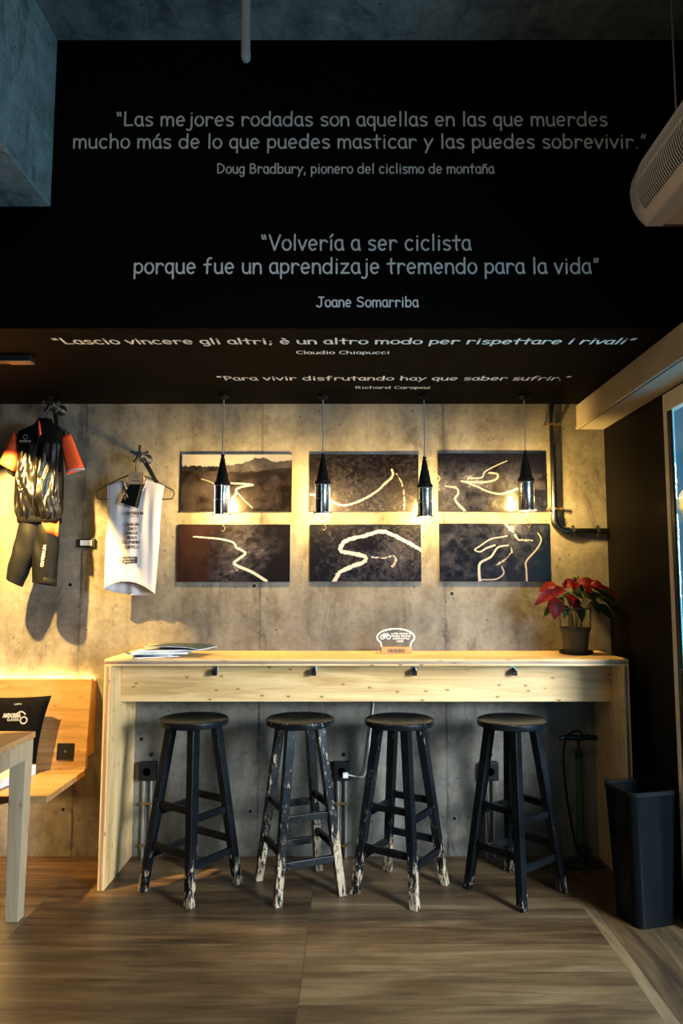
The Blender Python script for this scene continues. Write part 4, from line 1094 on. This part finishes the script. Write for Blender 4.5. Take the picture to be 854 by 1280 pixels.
line_('CRITERIUM', .017, 1.846, .098, .0135, .0040); scribble(b, (-.011, yp, 1.833), X, Z, .056, .005, .0012, 3)
for s, z, w in (('LA GALLINA', 1.785, .074), ('CABUS', 1.761, .046), ('RABASSA', 1.738, .056), ('ARCALIS', 1.713, .052), ("COLL D'ORDINO", 1.688, .096), ('LA BOTELLA', 1.662, .078)):
    line_(s, .008 if w < .09 else .004, z, w, .0145, .0030)
b.build('chest_print', M['ink'], fs_, smooth=0)
b = MB(); b.box(-.040, .040, yp-.001, yp, 1.582, 1.618); pb = b.build('print_block', M['ink'], fs_, smooth=0)
b = MB(); scribble(b, (-.036, yp-.0015, 1.601), X, Z, .072, .010, .0022, 5); scribble(b, (-.030, yp-.0015, 1.588), X, Z, .060, .006, .0013, 6); b.build('block_lettering', M['white_knit'], pb, smooth=0)
# packet of socks with card header hanging on the same crank
pk = thing('sock_packet', 'black sock packet with a brown card header hanging over the white shirt', 'packet', (-1.170, 3.872, 2.075), 0)
tm = Matrix.Rotation(math.radians(-14), 4, 'Y')
b = MB(); b.box(-.042, .042, -.004, .004, -.066, 0); b.build('card_header', M['kraft'], pk, smooth=0, bevel=.002)
b = MB(); b.add([Vector((-.022, -.0046, -.050))+Vector(v) for v in ((0, 0, 0), (.044, 0, 0), (.044, 0, .005), (0, 0, .005))], [(0, 1, 2, 3)])
b.add([Vector((-.010, -.0046, -.030))+Vector(v) for v in ((0, 0, 0), (.02, 0, 0), (.02, 0, .004), (0, 0, .004))], [(0, 1, 2, 3)]); b.tube([(-.008, -.0046, -.030), (-.006, -.0046, -.014)], .0012, 5); b.tube([(.008, -.0046, -.030), (.006, -.0046, -.014)], .0012, 5)
b.build('card_print', M['ink'], pk, smooth=0)
b = MB(); b.prism([(-.034, -.060), (.040, -.060), (.012, -.196), (-.082, -.166)], 'Y', -.003, .009); sk = b.build('socks', M['vest_matte'], pk, smooth=0, bevel=.003)
b = MB(); b.tube(smooth_path([(-.070, -.0045, -.128), (-.056, -.0045, -.116), (-.050, -.0045, -.130), (-.062, -.0045, -.142), (-.054, -.0045, -.150)], 5), .0014, 5); b.tube(smooth_path([(-.046, -.0045, -.12), (-.042, -.0045, -.14)], 3), .0014, 5)
for k in range(14): b.box(.028-k*.002-.004, .034-k*.002, -.0045, -.003, -.072-k*.0088-.003, -.072-k*.0088)
b.build('sock_print', M['kraft'], sk, smooth=0)
b = MB(); b.tube(smooth_path([(0, .0, -.004), (.003, .012, .03), (.008, .018, .060), (.012, .026, .085)], 5), .0014, 5); b.build('loop', M['dark_metal'], pk)

# wall plate by the shirt
wp = thing('wall_plate', 'small black wall control with a white face between the two hanging outfits', 'switch', (-1.496, YB, 1.70))
b = MB(); b.box(-.048, .048, -.018, -.0008, -.024, .024); b.build('housing', M['black_plastic'], wp, smooth=0, bevel=.003)
b = MB(); b.box(-.034, .030, -.0195, -.018, -.014, .016); b.build('face', M['paper'], wp, smooth=0)

# ================================================================== BENCH, CUSHION, TABLE
bn = thing('pine_bench', 'pine wall bench with leaning backrest and hidden warm light strips at left', 'bench', (0, 0, 0))
BX0, BX1 = -3.3, -1.402
b = MB(); b.box(BX0, BX1, 3.42, 3.895, .47, .50); b.build('seat', M['pineBench'], bn, smooth=0, bevel=.003)
b = MB(); b.prism([(3.895, .50), (3.925, .50), (3.98, .96), (3.95, .96), ], 'X', BX0, BX1); bk = b.build('backrest', M['pineBench'], bn, smooth=0, bevel=.002)
b = MB(); b.box(-.045, .045, -.004, 0, -.042, .042)
ol = b.build('socket_plate', M['black_plastic'], bn, smooth=0, bevel=.002); ol.location = (-1.512, 3.904, .592); ol.rotation_euler = (math.radians(-6.8), 0, 0)
b = MB(); b.lathe([(.001, 0), (.006, 0), (.006, .001), (.001, .001)], 12); oo = b.build('socket_centre', M['zinc'], ol); oo.rotation_euler = (PI/2, 0, 0); oo.location = (0, -.004, 0)
for bx in (-1.66, -2.7):
    b = MB(); b.prism([(3.45, .47), (YB-.001, .47), (YB-.001, .34), (4.0, .34), (3.45, .45)], 'X', bx-.004, bx+.004)
    b.box(bx-.03, bx+.03, YB-.008, YB-.001, .335, .47)
    br_ = b.build('bracket', M['dark_metal'], bn, smooth=0)
    b = MB(); b.lathe([(.001, 0), (.008, 0), (.008, .006), (.001, .007)], 6); oo = b.build('bolt', M['zinc'], br_); oo.rotation_euler = (PI/2, 0, 0); oo.location = (bx+.016, YB-.008, .375)
for x0, x1 in ((-1.432, -1.418), (-2.9, -2.88)):
    b = MB(); b.box(x0, x1, 3.985, YB-.001, .55, .94); b.build('back_support', M['pineBench'], bn, smooth=0)
b = MB(); b.box(BX0, BX1-.03, 4.038, 4.046, .922, .930); b.build('light_strip', M['led'], bn, smooth=0)
b = MB(); b.box(BX0, -1.75, 3.70, 3.712, .462, .470); b.build('light_strip', M['led'], bn, smooth=0)

cu = thing('cushion', 'black square cushion with white wheel logo leaning on the bench back', 'cushion', (-1.785, 3.800, .552), 0)
cu.rotation_euler = (math.radians(-9), 0, math.radians(3))
def pillow(w, h, d, n=24):
    R = []
    for j in range(n+1):
        v = j/n*2-1; row = []
        for side in (1, -1):
            for i in range(n+1):
                u = (i/n*2-1)*side
                pin = 1-.07*(1-v*v)*abs(u)**3; pinz = 1-.06*(1-u*u)*abs(v)**3
                t = (max(0, 1-u**4)*max(0, 1-v**4))**.5
                row.append(Vector((u*w/2*pin*(1+.13*v), -side*d/2*t, v*h/2*pinz)))
        R.append(row)
    return R
b = MB(); b.loft([[p+Vector((0, 0, .17)) for p in r] for r in pillow(.37, .34, .10)], cap=True); cb = b.build('cover', M['black_cloth'], cu, smooth=80)
b = MB(); write(b, 'ANDORRA', (-.010, -.0515, .232), X, Z, .088, .018, .0055); write(b, 'CLASSIC', (.012, -.0515, .215), X, Z, .062, .011, .003)
scribble(b, (.040, -.0485, .294), X, Z, .036, .007, .0022, 8)
for cx_, cz_, r0, r1, a0_, a1_ in ((.095, .217, .013, .020, 0, 360), (.078, .236, .020, .027, 20, 160)):
    for k in range(24):
        aa, ab = (math.radians(a0_+(a1_-a0_)*q/24) for q in (k, k+1))
        b.add([(cx_+r*math.cos(a), -.0495, cz_+r*math.sin(a)) for a in (aa, ab) for r in (r0, r1)], [(0, 1, 3, 2)])
b.build('logo', plain('pale_logo_ink', (.24, .25, .28), .7), cb, smooth=0)

for i in range(3):
    magazine('newspaper', -1.80+.004*i, 3.685-.006*i, .5005+.0165*i, .30, .31, .016, -12+2*i, M['newsprint'] if i < 2 else M['cover_grey'],
             ['lowest folded newspaper of the stack on the bench behind the table leg', 'middle folded newspaper of the stack on the bench behind the table leg', 'topmost grey paper of the stack on the bench behind the table leg'][i], 'papers on the bench')

tbl = thing('dining_table', 'pine table at the left edge with one square leg in view', 'table', (0, 0, 0))
TX, TY, TZ = -1.452, 3.39, .80
b = MB(); b.box(-2.75, TX, 1.6, TY, TZ-.028, TZ); b.build('tabletop', M['pineTable'], tbl, smooth=0, bevel=.004)
for (lx, ly) in ((-1.49, 3.335), (-1.49, 1.66), (-2.70, 3.335), (-2.70, 1.66)):
    b = MB(); b.bar((lx, ly, 0), (lx, ly, TZ-.028), .058, .058, up=(0, 1, 0), w2=.074, h2=.074); b.build('leg', M['pineLeg'], tbl, smooth=0, bevel=.003)
b = MB(); b.box(-1.478, -1.456, 1.70, 3.30, TZ-.108, TZ-.028); b.build('apron', M['pineLeg'], tbl, smooth=0, bevel=.002)
b = MB(); b.box(-2.66, -1.53, 3.335, 3.357, TZ-.108, TZ-.028); b.build('apron', M['pineLeg'], tbl, smooth=0, bevel=.002)

# ================================================================== BIN AND PUMP
bi = thing('waste_bin', 'black tapered plastic waste bin standing on the floor beside the bar', 'bin', (1.298, 3.345, 0), math.radians(15))
def rrect(w, d, r, z, n=6):
    out = []
    for cx_, cy_, a0 in ((w/2-r, d/2-r, 0), (-w/2+r, d/2-r, 90), (-w/2+r, -d/2+r, 180), (w/2-r, -d/2+r, 270)):
        for k in range(n+1):
            a = math.radians(a0+90*k/n); out.append(Vector((cx_+r*math.cos(a), cy_+r*math.sin(a), z)))
    return out
b = MB(); b.loft([rrect(.20, .175, .035, 0), rrect(.204, .178, .038, .06), rrect(.252, .218, .045, .545), rrect(.258, .224, .046, .55), rrect(.258, .224, .046, .57), rrect(.246, .212, .042, .57), rrect(.240, .206, .04, .54), rrect(.19, .165, .03, .012)]); b.build('body', M['bin'], bi, smooth=50)
b = MB(); b.loft([rrect(.262, .228, .047, .556), rrect(.262, .228, .047, .572), rrect(.244, .210, .042, .573), rrect(.244, .210, .042, .556), rrect(.262, .228, .047, .556)], cap=False); b.build('rim', M['rubber'], bi, smooth=50)

pu = thing('floor_pump', 'dark bicycle floor pump with a green barrel standing under the bar by the right panel', 'pump', (1.205, 3.93, 0))
b = MB(); b.box(-.11, .11, -.03, .03, 0, .018); b.lathe([(.05, 0), (.05, .02), (.03, .03), (.001, .03)], 20); b.build('foot', M['dark_metal'], pu, bevel=.004)
b = MB(); b.tube([(0, 0, .025), (0, 0, .55)], .019, 16); b.build('barrel', M['green_paint'], pu)
b = MB(); b.tube([(0, 0, .55), (0, 0, .585)], .023, 16); b.tube([(0, 0, .58), (0, 0, .65)], .007, 10); b.build('collar', M['black_plastic'], pu)
b = MB(); b.tube([(-.10, 0, .655), (-.05, 0, .66), (0, 0, .655), (.05, 0, .66), (.10, 0, .655)], [.013, .016, .014, .016, .013], 12); b.build('handle', M['black_plastic'], pu)
b = MB(); b.lathe([(.001, -.012), (.034, -.012), (.036, -.008), (.036, .008), (.034, .012), (.001, .012)], 24); gg = b.build('gauge', M['black_plastic'], pu); gg.location = (0, -.045, .09); gg.rotation_euler = (PI/2-.5, 0, 0)
b = MB(); b.tube(smooth_path([(-.018, -.02, .05), (-.045, -.03, .15), (-.075, -.03, .34), (-.090, -.03, .52), (-.080, -.025, .63), (-.045, -.02, .685), (.0, -.02, .695), (.025, -.022, .66)], 7), .006, 8); b.build('hose', M['rubber'], pu)

# ================================================================== OVERHEAD FITTINGS
cur = thing('air_curtain', 'white air curtain unit with a dark grille hung high above the glazed door', 'air curtain', (0, 0, 0))
prof = [(1.108, 2.816), (1.096, 2.828), (1.079, 2.848), (1.062, 2.880), (1.054, 2.915), (1.052, 2.948), (1.058, 2.985), (1.070, 3.015), (1.088, 3.045), (1.11, 3.065), (1.15, 3.080), (1.40, 3.080), (1.43, 3.06), (1.43, 2.83), (1.40, 2.816)]
Y0, Y1 = 1.0, 2.60
b = MB(); b.prism(prof, 'Y', Y0, Y1); b.build('casing', M['ac'], cur, smooth=40, bevel=.004)
def off(i0, i1, d):
    q = [Vector((x, z, 0)) for x, z in prof]; o = []
    for i in range(i0, i1+1):
        t = (q[i+1]-q[i-1]).normalized(); o.append(q[i]+Vector((-t.y, t.x, 0))*d)
    return o
def grille(i0, i1):
    lo, hi = off(i0, i1, -.001), off(i0, i1, .0015)
    c0 = Vector((1.25, 2.95, 0))
    outp = [p if (p-c0).length > (q_-c0).length else q_ for p, q_ in zip(lo, hi)]
    outp = [p+(p-c0).normalized()*.001 for p in outp]
    mb = MB(); mb.loft([[Vector((p.x, Y0+.05, p.y)) for p in outp], [Vector((p.x, Y1-.075, p.y)) for p in outp]], cap=False, closed=False)
    g0 = mb.build('grille', M['ac_dark'], cur, smooth=60)
    rb = MB(); y = Y0+.05
    while y < Y1-.075:
        rr = [p+(p-c0).normalized()*.0035 for p in outp]
        rb.tube([(p.x, y, p.y) for p in rr], .0022, 4); y += .0135
    rb.build('grille_ribs', M['ac'], g0, smooth=0)
grille(2, 5); grille(5, 8)
b = MB(); c0 = [(p.x, p.y) for p in off(5, 5, .0)][0]; b.box(c0[0]-.006, c0[0]+.002, Y0+.05, Y1-.075, c0[1]-.006, c0[1]+.006); b.build('grille_bar', M['ac'], cur, smooth=0, bevel=.002)
b = MB(); b.box(1.17, 1.40, Y0+.06, Y1-.03, 2.811, 2.8165)
ou = b.build('outlet_panel', M['ac'], cur, smooth=0)
b = MB(); y = Y1-.045
for k in range(24): b.box(1.17+k*.0095, 1.174+k*.0095, Y1-.028, Y1-.004, 2.812, 2.8165)
b.build('outlet_louvre', M['ac_dark'], cur, smooth=0)
for yy in (1.25, 2.32):
    b = MB(); b.tube([(1.11, yy, 3.062), (1.11, yy, ZC-.001)], .004, 8); b.tube([(1.11, yy, ZC-.012), (1.11, yy, ZC-.001)], .018, 12); b.build('hanging_rod', M['zinc'], cur)

M['grey_paint'] = plain('grey_painted_tube', (.30, .31, .32), .45)
dp = thing('ceiling_pipe', 'grey pipe stub hanging from the concrete ceiling before the bulkhead', 'pipe', (-.382, 2.40, 3.34))
b = MB(); b.tube([(.004, 0, 0), (.003, 0, .012), (0, 0, ZC-3.341)], .0165, 18); b.build('tube', M['grey_paint'], dp)
b = MB(); b.lathe([(.001, -.012), (.010, -.010), (.016, -.003), (.0172, .006), (.0172, .02), (.0166, .022)], 18, (.004, 0, 0)); b.build('end_cap', M['grey_paint'], dp)

tk = thing('track_rail', 'black lighting track under the bulkhead at the left edge', 'track light', (0, 0, 0))
b = MB(); b.box(-3.2, -1.452, 3.165, 3.215, ZS-.028, ZS-.0005); b.build('rail', M['dark_metal'], tk, smooth=0, bevel=.002)
b = MB(); b.box(-1.56, -1.452, 3.163, 3.217, ZS-.031, ZS-.026); b.build('end_cap', plain('bronze_cap', (.22, .13, .06), .5), tk, smooth=0, bevel=.001)

# a glowing globe added outside the door for the warm spot in its glass
gb = thing('glow_globe', 'round warm glowing globe on a post, added behind the door glass at the right edge', 'lamp', (6.62, 14.0, -.04))
b = MB(); b.tube([(0, 0, 0), (0, 0, 3.0)], [.06, .045], 12); b.build('post', M['dark_metal'], gb)
b = MB(); b.lathe([(.001, 2.96)]+[(.20*math.sin(PI*k/16), 3.16-.20*math.cos(PI*k/16)) for k in range(1, 16)]+[(.001, 3.36)], 24); b.build('globe', M['globe'], gb)
